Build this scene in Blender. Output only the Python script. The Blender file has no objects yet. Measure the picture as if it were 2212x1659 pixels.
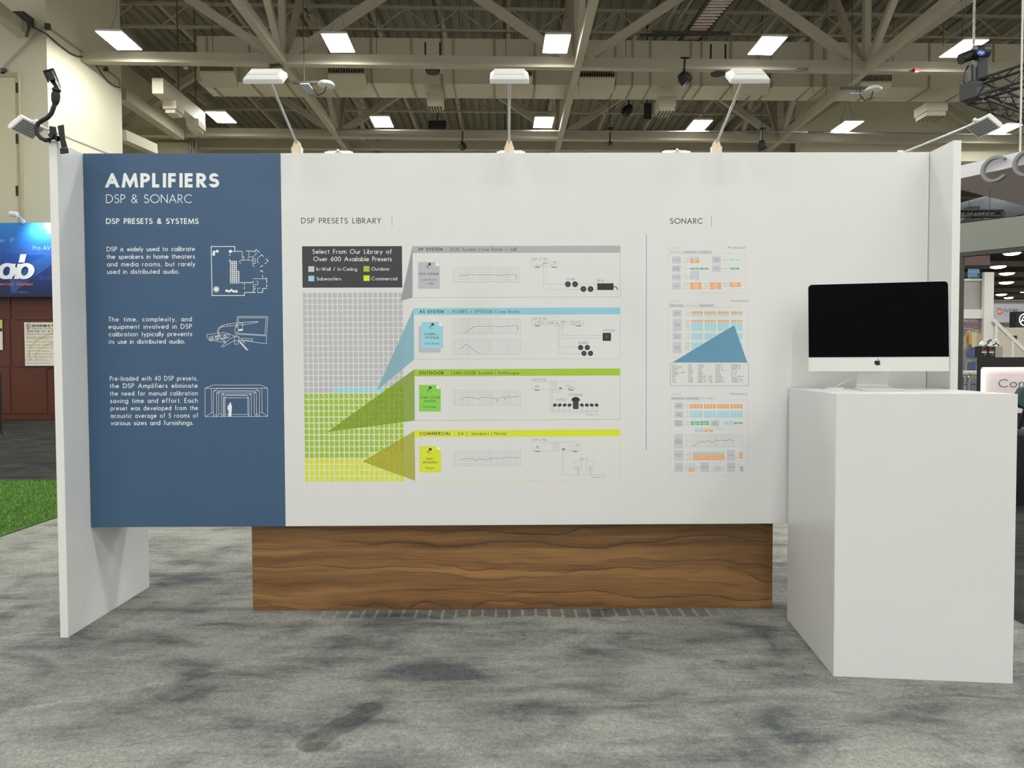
import bpy, math, random
from mathutils import Vector, Matrix
random.seed(7)
sc = bpy.context.scene
COL = sc.collection
PI = math.pi

# ------------------------------------------------------------------ camera
FPX, PITCH, YAW, ROLL, CAMH = 1479.99, -0.02953, 0.00729, -0.00382, 1.25
_cy, _sy = math.cos(YAW), math.sin(YAW)
FW = Vector((_sy * math.cos(PITCH), _cy * math.cos(PITCH), math.sin(PITCH)))
_r = Vector((_cy, -_sy, 0.0))
_u = _r.cross(FW)
RT = _r * math.cos(ROLL) + _u * math.sin(ROLL)
UP = -_r * math.sin(ROLL) + _u * math.cos(ROLL)
EYE = Vector((0, 0, CAMH))
cam_data = bpy.data.cameras.new('camera')
cam = bpy.data.objects.new('camera', cam_data)
COL.objects.link(cam)
cam.matrix_world = Matrix(((RT.x, UP.x, -FW.x, EYE.x), (RT.y, UP.y, -FW.y, EYE.y), (RT.z, UP.z, -FW.z, EYE.z), (0, 0, 0, 1)))
cam_data.sensor_fit = 'HORIZONTAL'
cam_data.sensor_width = 36.0
cam_data.lens = FPX / 2212 * 36.0
cam_data.clip_start = 0.05
cam_data.clip_end = 400
sc.camera = cam

# ------------------------------------------------------------------ world, exposure
world = bpy.data.worlds.new('hall_air')
sc.world = world
world.use_nodes = True
world.node_tree.nodes['Background'].inputs[0].default_value = (1.0, 0.98, 0.92, 1)
world.node_tree.nodes['Background'].inputs[1].default_value = 0.5
sc.view_settings.view_transform = 'Standard'
sc.view_settings.look = 'None'
sc.view_settings.gamma = 1.0
sc.view_settings.use_curve_mapping = False
sc.view_settings.exposure = 0.31
sc.cycles.use_denoising = True
sc.cycles.max_bounces = 6
sc.cycles.diffuse_bounces = 4
sc.cycles.glossy_bounces = 3
sc.cycles.transparent_max_bounces = 8
sc.cycles.sample_clamp_indirect = 6.0
HIGHBAY = 67.0          # radiance of the hall's high-bay lenses


# ------------------------------------------------------------------ measuring helpers
def on(ax, x, y, v):
    """the point where the sight line of photo position (x, y) meets a plane of the hall"""
    d = FW + RT * ((x - 1106) / FPX) - UP * ((y - 829.5) / FPX)
    return EYE + d * ((v - EYE[ax]) / d[ax])


def onp(x, y, o, n):
    d = FW + RT * ((x - 1106) / FPX) - UP * ((y - 829.5) / FPX)
    return EYE + d * ((o - EYE).dot(n) / d.dot(n))


def lin(r, g, b):
    f = lambda c: (c / 255 / 12.92) if c <= 10 else ((c / 255 + 0.055) / 1.055) ** 2.4
    return (f(r), f(g), f(b), 1.0)


# ------------------------------------------------------------------ materials
MATS = {}


def mat(name, rgb, rough=0.5, metal=0.0, spec=0.5, var=0.04, scale=6.0, bump=0.0, emit=0.0, alpha=1.0, trans=0.0):
    """plain procedural paint: a base colour with a little cloudy variation"""
    if name in MATS:
        return MATS[name]
    m = bpy.data.materials.new(name)
    m.use_nodes = True
    nt = m.node_tree
    b = nt.nodes['Principled BSDF']
    c = lin(*rgb)
    b.inputs['Roughness'].default_value = rough
    b.inputs['Metallic'].default_value = metal
    b.inputs['Specular IOR Level'].default_value = spec
    if var > 0:
        tc = nt.nodes.new('ShaderNodeTexCoord')
        no = nt.nodes.new('ShaderNodeTexNoise')
        no.inputs['Scale'].default_value = scale
        no.inputs['Detail'].default_value = 3
        nt.links.new(tc.outputs['Object'], no.inputs['Vector'])
        mx = nt.nodes.new('ShaderNodeMix')
        mx.data_type = 'RGBA'
        mx.inputs[6].default_value = tuple(min(1, v * (1 - var)) for v in c[:3]) + (1,)
        mx.inputs[7].default_value = tuple(min(1, v * (1 + var)) for v in c[:3]) + (1,)
        nt.links.new(no.outputs[0], mx.inputs[0])
        nt.links.new(mx.outputs[2], b.inputs['Base Color'])
        if bump:
            bp = nt.nodes.new('ShaderNodeBump')
            bp.inputs['Strength'].default_value = bump
            bp.inputs['Distance'].default_value = 0.01
            nt.links.new(no.outputs[0], bp.inputs['Height'])
            nt.links.new(bp.outputs[0], b.inputs['Normal'])
    else:
        b.inputs['Base Color'].default_value = c
    if emit:
        b.inputs['Emission Color'].default_value = c
        b.inputs['Emission Strength'].default_value = emit
    if trans:
        b.inputs['Transmission Weight'].default_value = trans
    if alpha < 1:
        b.inputs['Alpha'].default_value = alpha
    m.diffuse_color = c
    MATS[name] = m
    return m


def ink(name, rgb, **k):
    """printing ink: the colour as printed on bright white stock"""
    return mat(name, tuple(min(252, c * 1.055) for c in rgb), 0.5, var=0.0, **k)


def nodes(name):
    m = bpy.data.materials.new(name)
    m.use_nodes = True
    nt = m.node_tree
    MATS[name] = m
    return m, nt, nt.nodes['Principled BSDF']


def ramp(nt, stops):
    r = nt.nodes.new('ShaderNodeValToRGB')
    e = r.color_ramp.elements
    while len(e) < len(stops):
        e.new(0.5)
    for el, (p, c) in zip(e, stops):
        el.position = p
        el.color = c
    return r


def noise(nt, vec, scale, detail=4, rough=0.55, dist=0.0):
    n = nt.nodes.new('ShaderNodeTexNoise')
    n.inputs['Scale'].default_value = scale
    n.inputs['Detail'].default_value = detail
    n.inputs['Roughness'].default_value = rough
    n.inputs['Distortion'].default_value = dist
    nt.links.new(vec, n.inputs['Vector'])
    return n.outputs[0]


def mapped(nt, scale, rot=(0, 0, 0), loc=(0, 0, 0), coord='Object'):
    tc = nt.nodes.new('ShaderNodeTexCoord')
    mp = nt.nodes.new('ShaderNodeMapping')
    mp.inputs['Scale'].default_value = scale
    mp.inputs['Rotation'].default_value = rot
    mp.inputs['Location'].default_value = loc
    nt.links.new(tc.outputs[coord], mp.inputs['Vector'])
    return mp.outputs[0]


def math_(nt, op, a, b=0.5, clamp=False):
    n = nt.nodes.new('ShaderNodeMath')
    n.operation = op
    n.use_clamp = clamp
    for i, v in enumerate((a, b)):
        if isinstance(v, (int, float)):
            n.inputs[i].default_value = v
        else:
            nt.links.new(v, n.inputs[i])
    return n.outputs[0]


def mixc(nt, fac, a, b, mode='MIX'):
    n = nt.nodes.new('ShaderNodeMix')
    n.data_type = 'RGBA'
    n.blend_type = mode
    for i, v in ((0, fac), (6, a), (7, b)):
        if isinstance(v, (int, float, tuple)):
            n.inputs[i].default_value = v
        else:
            nt.links.new(v, n.inputs[i])
    return n.outputs[2]


def brush_mark(nt, pos, p, q, r, soft):
    """mask of one sweep of the pile between two floor points"""
    d = nt.nodes.new('ShaderNodeVectorMath')
    d.operation = 'SUBTRACT'
    nt.links.new(pos, d.inputs[0])
    d.inputs[1].default_value = (p.x, p.y, 0)
    v = Vector((q.x - p.x, q.y - p.y, 0))
    dt_ = nt.nodes.new('ShaderNodeVectorMath')
    dt_.operation = 'DOT_PRODUCT'
    nt.links.new(d.outputs[0], dt_.inputs[0])
    dt_.inputs[1].default_value = v / max(1e-6, v.length_squared)
    t = math_(nt, 'MULTIPLY', dt_.outputs['Value'], 1.0, True)
    sc_ = nt.nodes.new('ShaderNodeVectorMath')
    sc_.operation = 'SCALE'
    sc_.inputs[0].default_value = v
    nt.links.new(t, sc_.inputs['Scale'])
    e = nt.nodes.new('ShaderNodeVectorMath')
    e.operation = 'DISTANCE'
    nt.links.new(d.outputs[0], e.inputs[0])
    nt.links.new(sc_.outputs[0], e.inputs[1])
    return math_(nt, 'DIVIDE', math_(nt, 'SUBTRACT', r, e.outputs['Value']), soft, True)


def carpet_mat(name, light, mid, dark, rot, off, bands=True, marks=(), teeth=False):
    """brushed cut-pile carpet: patches where the pile leans, streaks, pile grain, vacuum marks"""
    m, nt, b = nodes(name)
    v0 = mapped(nt, (1, 1, 1))
    v1 = mapped(nt, (1.1, 1.7, 1), (0, 0, rot + 0.2), off)
    v2 = mapped(nt, (0.7, 4.4, 1), (0, 0, rot * 0.6 + 0.14), off)
    big = noise(nt, v1, 2.1, 6, 0.6, 0.45)
    mid_ = noise(nt, v2, 3.4, 5, 0.66, 0.3)
    grain = noise(nt, v0, 300, 2, 0.7)
    grain2 = noise(nt, v0, 60, 3, 0.7)
    h = math_(nt, 'ADD', math_(nt, 'MULTIPLY', big, 0.7), math_(nt, 'MULTIPLY', mid_, 0.3))
    cr = ramp(nt, [(0.37, lin(*dark)), (0.47, lin(*mid)), (0.58, lin(*light))])
    nt.links.new(h, cr.inputs[0])
    c = cr.outputs[0]
    g = math_(nt, 'ADD', math_(nt, 'MULTIPLY', grain, 0.9), math_(nt, 'MULTIPLY', grain2, 0.55))
    gr = ramp(nt, [(0.44, (0.45, 0.45, 0.45, 1)), (1.0, (1.52, 1.52, 1.52, 1))])
    nt.links.new(g, gr.inputs[0])
    c = mixc(nt, 1.0, c, gr.outputs[0], 'MULTIPLY')
    if bands:
        # fine dark scratches left across the pile
        v3 = mapped(nt, (0.35, 9.0, 1), (0, 0, rot * 1.4), (3.1, 1.7, 0))
        s = noise(nt, v3, 1.5, 2, 0.4, 0.3)
        d = math_(nt, 'ABSOLUTE', math_(nt, 'SUBTRACT', s, 0.5))
        ln = math_(nt, 'LESS_THAN', d, 0.004)
        br = math_(nt, 'GREATER_THAN', grain2, 0.5)
        c = mixc(nt, math_(nt, 'MULTIPLY', math_(nt, 'MULTIPLY', ln, br), 0.45), c, lin(70, 72, 70))
    if marks or teeth:
        geo = nt.nodes.new('ShaderNodeNewGeometry')
        wob = nt.nodes.new('ShaderNodeTexNoise')
        wob.inputs['Scale'].default_value = 9
        nt.links.new(geo.outputs['Position'], wob.inputs['Vector'])
        sh = nt.nodes.new('ShaderNodeVectorMath')
        sh.operation = 'MULTIPLY_ADD'
        nt.links.new(wob.outputs['Color'], sh.inputs[0])
        sh.inputs[1].default_value = (.07, .05, 0)
        sh.inputs[2].default_value = (-.035, -.025, 0)
        ad = nt.nodes.new('ShaderNodeVectorMath')
        ad.operation = 'ADD'
        nt.links.new(geo.outputs['Position'], ad.inputs[0])
        nt.links.new(sh.outputs[0], ad.inputs[1])
        fl = nt.nodes.new('ShaderNodeVectorMath')
        fl.operation = 'MULTIPLY'
        nt.links.new(ad.outputs[0], fl.inputs[0])
        fl.inputs[1].default_value = (1, 1, 0)
        for a_, b_, r, soft, amt, tone in marks:
            k = brush_mark(nt, fl.outputs[0], on(2, *a_, 0), on(2, *b_, 0), r, soft)
            c = mixc(nt, math_(nt, 'MULTIPLY', k, amt), c, (tone, tone, tone * 1.01, 1), 'MULTIPLY')
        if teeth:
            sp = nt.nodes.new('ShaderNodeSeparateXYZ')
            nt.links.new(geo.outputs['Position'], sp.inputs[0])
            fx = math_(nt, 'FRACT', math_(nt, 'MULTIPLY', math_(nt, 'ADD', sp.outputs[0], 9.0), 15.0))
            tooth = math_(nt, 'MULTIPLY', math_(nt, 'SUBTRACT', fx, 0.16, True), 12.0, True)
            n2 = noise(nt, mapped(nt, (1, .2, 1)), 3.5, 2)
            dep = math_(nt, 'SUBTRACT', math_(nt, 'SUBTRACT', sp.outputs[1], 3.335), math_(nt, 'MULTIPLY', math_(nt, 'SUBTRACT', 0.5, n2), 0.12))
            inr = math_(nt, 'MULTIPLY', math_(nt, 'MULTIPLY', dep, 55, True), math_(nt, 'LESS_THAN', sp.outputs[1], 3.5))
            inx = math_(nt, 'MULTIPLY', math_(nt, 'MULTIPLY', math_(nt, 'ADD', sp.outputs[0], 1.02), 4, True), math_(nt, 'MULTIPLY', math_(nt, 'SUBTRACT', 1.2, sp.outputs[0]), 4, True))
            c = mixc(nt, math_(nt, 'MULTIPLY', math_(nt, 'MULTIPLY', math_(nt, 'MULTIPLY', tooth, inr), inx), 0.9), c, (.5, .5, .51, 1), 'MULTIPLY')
    nt.links.new(c, b.inputs['Base Color'])
    b.inputs['Roughness'].default_value = 0.95
    b.inputs['Specular IOR Level'].default_value = 0.15
    bp = nt.nodes.new('ShaderNodeBump')
    bp.inputs['Strength'].default_value = 0.5
    bp.inputs['Distance'].default_value = 0.006
    nt.links.new(grain, bp.inputs['Height'])
    nt.links.new(bp.outputs[0], b.inputs['Normal'])
    return m


def walnut_mat():
    """figured walnut laminate, grain along x, long dark wandering veins between broad tan bands"""
    m, nt, b = nodes('walnut_laminate')
    sep = nt.nodes.new('ShaderNodeSeparateXYZ')
    tc = nt.nodes.new('ShaderNodeTexCoord')
    nt.links.new(tc.outputs['Object'], sep.inputs[0])
    warp = noise(nt, mapped(nt, (0.8, 1, 1.6)), 1.5, 2, 0.45)
    warp2 = noise(nt, mapped(nt, (3.2, 1, 5), (0, 0, 0), (5, 0, 0)), 1.7, 2, 0.5)
    zz_ = math_(nt, 'ADD', math_(nt, 'ADD', sep.outputs[2], math_(nt, 'MULTIPLY', warp, 0.22)), math_(nt, 'MULTIPLY', warp2, 0.028))
    cmb = nt.nodes.new('ShaderNodeCombineXYZ')
    nt.links.new(math_(nt, 'MULTIPLY', sep.outputs[0], 0.25), cmb.inputs[0])
    nt.links.new(math_(nt, 'MULTIPLY', zz_, 7.5), cmb.inputs[2])
    tone = noise(nt, cmb.outputs[0], 1.5, 3, 0.5)
    fine = noise(nt, mapped(nt, (1.6, 1, 60)), 2.2, 5, 0.65, 0.2)
    cr = ramp(nt, [(0.28, lin(98, 70, 43)), (0.45, lin(138, 101, 62)), (0.58, lin(170, 127, 79)), (0.72, lin(190, 145, 92))])
    nt.links.new(math_(nt, 'ADD', math_(nt, 'MULTIPLY', tone, 0.86), math_(nt, 'MULTIPLY', fine, 0.14)), cr.inputs[0])
    c = cr.outputs[0]
    fr = ramp(nt, [(0.35, (0.80, 0.79, 0.76, 1)), (0.65, (1.06, 1.05, 1.04, 1))])
    nt.links.new(fine, fr.inputs[0])
    c = mixc(nt, 0.7, c, fr.outputs[0], 'MULTIPLY')
    for k, (freq, wid, dep, off, sgn) in enumerate(((7.4, 0.020, 0.9, 0.15, 1), (12.6, 0.022, 0.65, 0.52, -1), (5.1, 0.014, 0.85, 0.8, 1))):
        w = noise(nt, mapped(nt, (1.0 + 0.5 * k, 1, 1.2), (0, 0, 0), (7 * k + 2, 0, 3 * k)), 1.3, 2, 0.5)
        z = math_(nt, 'ADD', zz_, math_(nt, 'MULTIPLY', w, 0.10 + 0.05 * k))
        fz = math_(nt, 'FRACT', math_(nt, 'ADD', math_(nt, 'MULTIPLY', z, freq * sgn), off))
        dk = math_(nt, 'SUBTRACT', 1.0, math_(nt, 'DIVIDE', fz, wid * 14), True)
        dk2 = math_(nt, 'SUBTRACT', 1.0, math_(nt, 'DIVIDE', fz, wid * 2.2), True)
        brk = noise(nt, mapped(nt, (0.7, 1, 4), (0, 0, 0), (11 * k, 0, 0)), 1.7, 2, 0.5)
        on_ = math_(nt, 'MULTIPLY', math_(nt, 'SUBTRACT', brk, 0.36, True), 5.0, True)
        c = mixc(nt, math_(nt, 'MULTIPLY', math_(nt, 'MULTIPLY', dk, on_), dep * 0.55), c, lin(98, 66, 40))
        c = mixc(nt, math_(nt, 'MULTIPLY', math_(nt, 'MULTIPLY', dk2, on_), dep), c, lin(58, 37, 24))
    nt.links.new(c, b.inputs['Base Color'])
    b.inputs['Roughness'].default_value = 0.45
    return m


# ------------------------------------------------------------------ mesh builder
class MB:
    def __init__(s):
        s.v, s.f, s.i, s.m = [], [], [], 0

    def add(s, vs, fs):
        o = len(s.v)
        s.v += [tuple(p) for p in vs]
        for f in fs:
            s.f.append([o + k for k in f])
            s.i.append(s.m)
        return s

    def box(s, x0, x1, y0, y1, z0, z1):
        return s.add([(x, y, z) for z in (z0, z1) for y in (y0, y1) for x in (x0, x1)],
                     [(0, 2, 3, 1), (4, 5, 7, 6), (0, 1, 5, 4), (2, 6, 7, 3), (0, 4, 6, 2), (1, 3, 7, 5)])

    def hexa(s, a, b):
        """solid between two matching quads"""
        n = len(a)
        fs = [tuple(range(n))[::-1], tuple(range(n, 2 * n))]
        fs += [(k, (k + 1) % n, n + (k + 1) % n, n + k) for k in range(n)]
        return s.add(list(a) + list(b), fs)

    def poly(s, pts):
        return s.add(pts, [tuple(range(len(pts)))])

    def bar(s, p, q, w, h, up=(0, 0, 1)):
        """square-section beam from p to q"""
        p, q = Vector(p), Vector(q)
        d = (q - p).normalized()
        u = Vector(up)
        if abs(d.dot(u)) > 0.98:
            u = Vector((0, 1, 0))
        a = d.cross(u).normalized() * (w / 2)
        b = a.cross(d).normalized() * (h / 2)
        return s.hexa([p - a - b, p + a - b, p + a + b, p - a + b], [q - a - b, q + a - b, q + a + b, q - a + b])

    def tube(s, pts, r, n=8, cap=True):
        pts = [Vector(p) for p in pts]
        rs = r if isinstance(r, (list, tuple)) else [r] * len(pts)
        rings, prev = [], None
        for k, p in enumerate(pts):
            d = (pts[min(k + 1, len(pts) - 1)] - pts[max(k - 1, 0)]).normalized()
            if prev is None:
                prev = d.orthogonal().normalized()
            a = (prev - d * prev.dot(d)).normalized()
            prev = a
            b = d.cross(a)
            rings.append([p + (a * math.cos(t) + b * math.sin(t)) * rs[k] for t in [2 * PI * j / n for j in range(n)]])
        vs = [q for ring in rings for q in ring]
        fs = []
        for k in range(len(pts) - 1):
            for j in range(n):
                fs.append((k * n + j, k * n + (j + 1) % n, (k + 1) * n + (j + 1) % n, (k + 1) * n + j))
        if cap:
            fs += [tuple(range(n))[::-1], tuple(range((len(pts) - 1) * n, len(pts) * n))]
        return s.add(vs, fs)

    def lathe(s, prof, c=(0, 0, 0), n=20, axis=2):
        """turn a profile of (radius, height) pairs about an axis"""
        c = Vector(c)
        vs, fs = [], []
        for r, h in prof:
            for j in range(n):
                t = 2 * PI * j / n
                w = (r * math.cos(t), r * math.sin(t), h)
                w = w if axis == 2 else ((w[0], h, w[1]) if axis == 1 else (h, w[0], w[1]))
                vs.append(c + Vector(w))
        for k in range(len(prof) - 1):
            for j in range(n):
                fs.append((k * n + j, k * n + (j + 1) % n, (k + 1) * n + (j + 1) % n, (k + 1) * n + j))
        fs += [tuple(range(n))[::-1], tuple(range((len(prof) - 1) * n, len(prof) * n))]
        return s.add(vs, fs)

    def slab(s, pts, off):
        """flat outline pushed back by a vector"""
        o = Vector(off)
        return s.hexa([Vector(p) for p in pts], [Vector(p) + o for p in pts])

    def xf(s, M):
        s.v = [tuple(M @ Vector(p)) for p in s.v]
        return s

    def build(s, name, mats, parent=None, origin=None, local=False, bev=0.0, smooth=False):
        if origin is None:
            if parent is not None:
                root = parent
                while root.parent:
                    root = root.parent
                origin = (0, 0, 0) if local else root.location
            elif s.v and not local:
                n = len(s.v)
                xs, ys, zs = zip(*s.v)
                origin = ((min(xs) + max(xs)) / 2, (min(ys) + max(ys)) / 2, min(zs))
            else:
                origin = (0, 0, 0)
        ox, oy, oz = origin
        me = bpy.data.meshes.new(name)
        me.from_pydata([(x - ox, y - oy, z - oz) for x, y, z in s.v], [], s.f)
        ms = mats if isinstance(mats, (list, tuple)) else [mats]
        for m in ms:
            me.materials.append(m)
        if len(ms) > 1:
            me.polygons.foreach_set('material_index', s.i)
        if smooth:
            me.polygons.foreach_set('use_smooth', [True] * len(me.polygons))
        me.update()
        o = bpy.data.objects.new(name, me)
        COL.objects.link(o)
        if parent is not None:
            o.parent = parent
        else:
            o.location = origin
        if bev:
            b = o.modifiers.new('bevel', 'BEVEL')
            b.width = bev
            b.segments = 2
            b.limit_method = 'ANGLE'
            b.angle_limit = 0.6
        return o


def tag(o, label=None, cat=None, group=None, kind=None):
    if label: o['label'] = label
    if cat: o['category'] = cat
    if group: o['group'] = group
    if kind: o['kind'] = kind
    return o


def thing(name, label, cat, loc, rz=0.0, group=None):
    o = bpy.data.objects.new(name, None)
    COL.objects.link(o)
    o.location = loc
    o.rotation_euler = (0, 0, rz)
    o.empty_display_size = 0.1
    return tag(o, label, cat, group)


def copy_tree(o, label=None, loc=None, rz=None, parent=None):
    c = o.copy()
    COL.objects.link(c)
    if parent is not None: c.parent = parent
    if label: c['label'] = label
    if loc is not None: c.location = loc
    if rz is not None: c.rotation_euler = (0, 0, rz)
    for ch in list(o.children):
        copy_tree(ch, parent=c)
    return c


def struct(mb, name, m, **k):
    return tag(mb.build(name, m, **k), kind='structure')


# ------------------------------------------------------------------ geometric sans lettering, drawn as strokes (cap height = 1)
GL = {}
for _l in '''A .8|0,0 .4,1 .8,0;.16,.33 .64,.33
B .49|0,0 0,1 .22,1 @.22,.76,.22,.24,90,-90 0,.52;.22,.52 @.23,.26,.26,.26,90,-90 0,0
C .84|@.5,.5,.5,.5,47,313
D .72|0,0 0,1 .22,1 @.22,.5,.5,.5,90,-90 0,0
E .44|.44,1 0,1 0,0 .44,0;0,.52 .42,.52
F .42|.42,1 0,1 0,0;0,.5 .4,.5
G .98|@.5,.5,.5,.5,45,358 .55,.48
H .64|0,0 0,1;.64,0 .64,1;0,.52 .64,.52
I 0|0,0 0,1
J .28|.28,1 .28,.17 @.13,.17,.15,.17,0,-150
K .55|0,0 0,1;.5,1 0,.46;.12,.56 .55,0
L .38|0,1 0,0 .38,0
M .94|0,0 .13,1 .47,.08 .81,1 .94,0
N .7|0,0 0,1 .7,0 .7,1
O 1|@.5,.5,.5,.5,90,450
P .45|0,0 0,1 .18,1 @.18,.73,.27,.27,90,-90 0,.46
Q 1|@.5,.5,.5,.5,90,450;.6,.35 .98,-.02
R .5|0,0 0,1 .18,1 @.18,.73,.27,.27,90,-90 0,.46;.16,.46 .5,0
S .5|@.25,.76,.22,.24,28,270 @.25,.26,.25,.26,90,-155
T .5|0,1 .5,1;.25,1 .25,0
U .6|0,1 0,.3 @.3,.3,.3,.3,180,360 .6,1
V .72|0,1 .36,0 .72,1
W 1.1|0,1 .28,0 .55,.92 .82,0 1.1,1
X .6|0,0 .58,1;.02,1 .6,0
Y .62|0,1 .31,.48 .62,1;.31,.48 .31,0
Z .55|0,1 .55,1 0,0 .55,0
0 .56|@.28,.5,.28,.5,90,450
1 .2|0,.86 .2,1 .2,0
2 .5|@.25,.74,.24,.26,170,-38 0,0 .5,0
3 .5|@.24,.76,.21,.24,150,-90 @.25,.26,.25,.26,90,-150
4 .56|.42,0 .42,1 0,.26 .56,.26
5 .5|.46,1 .14,1 .07,.55 @.24,.32,.26,.32,125,-145
6 .54|.38,1 .05,.42;@.27,.29,.27,.29,0,360
7 .5|0,1 .5,1 .12,0
8 .5|@.25,.76,.2,.24,0,360;@.25,.26,.25,.26,0,360
9 .54|.16,0 .49,.58;@.27,.71,.27,.29,0,360
a .54|@.27,.31,.27,.31,0,360;.54,.62 .54,0
b .54|0,0 0,1.06;@.27,.31,.27,.31,0,360
c .46|@.29,.31,.28,.31,52,308
d .54|@.27,.31,.27,.31,0,360;.54,1.06 .54,0
e .56|.01,.32 .56,.32 @.28,.31,.28,.31,3,318
f .28|@.27,.88,.15,.16,70,180 .12,0;0,.62 .28,.62
g .54|@.27,.31,.27,.31,0,360;.54,.62 .54,-.08 @.27,-.08,.27,.24,0,-155
h .44|0,0 0,1.06;0,.36 @.22,.38,.22,.24,180,0 .44,0
i 0|0,0 0,.62;0,.84 0,.95
j 0|0,.62 0,-.25;0,.84 0,.95
k .42|0,0 0,1.06;.38,.62 0,.26;.09,.33 .42,0
l 0|0,0 0,1.06
m .76|0,0 0,.62;0,.4 @.19,.42,.19,.2,180,0 .38,0;.38,.4 @.57,.42,.19,.2,180,0 .76,0
n .44|0,0 0,.62;0,.36 @.22,.38,.22,.24,180,0 .44,0
o .58|@.29,.31,.29,.31,0,360
p .54|0,.62 0,-.36;@.27,.31,.27,.31,0,360
q .54|@.27,.31,.27,.31,0,360;.54,.62 .54,-.36
r .24|0,0 0,.62;0,.34 @.2,.36,.2,.26,180,75
s .34|@.17,.465,.14,.155,28,270 @.17,.155,.17,.155,90,-155
t .26|.13,.9 .13,0;0,.62 .26,.62
u .44|0,.62 0,.24 @.22,.24,.22,.24,180,360;.44,.62 .44,0
v .46|0,.62 .23,0 .46,.62
w .72|0,.62 .18,0 .36,.58 .54,0 .72,.62
x .44|0,0 .42,.62;.02,.62 .44,0
y .46|0,.62 .23,.04;.46,.62 .06,-.36
z .4|0,.62 .4,.62 0,0 .4,0
. 0|0,0 0,.1
, .06|.06,.1 0,-.14
: 0|0,0 0,.1;0,.5 0,.6
- .3|0,.34 .3,.34
~ .6|0,.34 @.15,.34,.15,.12,180,0 @.45,.34,.15,.12,180,360
/ .42|0,-.1 .42,1.05
| 0|0,-.2 0,1.05
+ .5|0,.38 .5,.38;.25,.63 .25,.13
& .66|.66,0 .15,.68 @.3,.79,.19,.21,215,-35 @.26,.26,.26,.26,120,290 .62,.45
✓ .4|0,.4 .15,.1 .5,.9'''.split('\n'):
    _k, _s = _l.split('|', 1) if _l[0] != '|' else ('| 0', _l.split('|')[-1])
    _c, _w = _k.rsplit(' ', 1)
    GL[_c] = (float(_w), _s)


def glyph(c):
    """strokes of one character as lists of points"""
    w, sp = GL.get(c, GL['-'])
    out = []
    for st in sp.split(';'):
        pts = []
        for t in st.split():
            if t[0] == '@':
                cx, cy, rx, ry, a0, a1 = [float(q) for q in t[1:].split(',')]
                n = max(4, int(abs(a1 - a0) / 18))
                for k in range(n + 1):
                    a = math.radians(a0 + (a1 - a0) * k / n)
                    pts.append((cx + rx * math.cos(a), cy + ry * math.sin(a)))
            else:
                x, y = t.split(',')
                pts.append((float(x), float(y)))
        cl = [pts[0]]
        for p in pts[1:]:
            if abs(p[0] - cl[-1][0]) + abs(p[1] - cl[-1][1]) > 1e-4:
                cl.append(p)
        out.append(cl)
    return w, out


def ribbon(pts, w, flat=False):
    """quads along a polyline, mitred at its corners; flat = cut ends level on the baseline and cap line"""
    n = len(pts)
    closed = n > 3 and abs(pts[0][0] - pts[-1][0]) + abs(pts[0][1] - pts[-1][1]) < 1e-3
    L, R = [], []
    for k, p in enumerate(pts):
        a = pts[k - 1] if k else (pts[-2] if closed else None)
        b = pts[k + 1] if k < n - 1 else (pts[1] if closed else None)
        def nrm(u, v):
            dx, dy = v[0] - u[0], v[1] - u[1]
            l = math.hypot(dx, dy) or 1
            return (-dy / l, dx / l)
        if a is None or b is None:
            m = nrm(p, b) if a is None else nrm(a, p)
            s = w / 2
            q = b if a is None else a
            dx, dy = p[0] - q[0], p[1] - q[1]
            l = math.hypot(dx, dy)
            if flat and abs(dx) > 0.02 * l and abs(dy) > 0.55 * l:
                m = (math.copysign(1, m[0]), 0)
                s = w / 2 * l / abs(dy)
        else:
            n1, n2 = nrm(a, p), nrm(p, b)
            mx, my = n1[0] + n2[0], n1[1] + n2[1]
            l = math.hypot(mx, my) or 1
            m = (mx / l, my / l)
            s = w / 2 / max(0.3, m[0] * n1[0] + m[1] * n1[1])
        L.append((p[0] + m[0] * s, p[1] + m[1] * s))
        R.append((p[0] - m[0] * s, p[1] - m[1] * s))
    return L, R


TICK = [0]


def clip_y(Q, s, lim):
    """keep the part of a polygon with s*y <= s*lim"""
    out = []
    for a, b in zip(Q, Q[1:] + Q[:1]):
        ia, ib = s * (a[1] - lim) <= 0, s * (b[1] - lim) <= 0
        if ia:
            out.append(a)
        if ia != ib:
            t = (lim - a[1]) / (b[1] - a[1])
            out.append((a[0] + (b[0] - a[0]) * t, lim))
    return out


def strip(mb, pts, w, M, k=0):
    TICK[0] += 1
    k += (TICK[0] % 4) * 0.14
    L, R = ribbon(pts, w)
    n = len(pts)
    mb.add([M(x, y, k) for x, y in L + R], [(j, n + j, n + j + 1, j + 1) for j in range(n - 1)])


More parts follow.
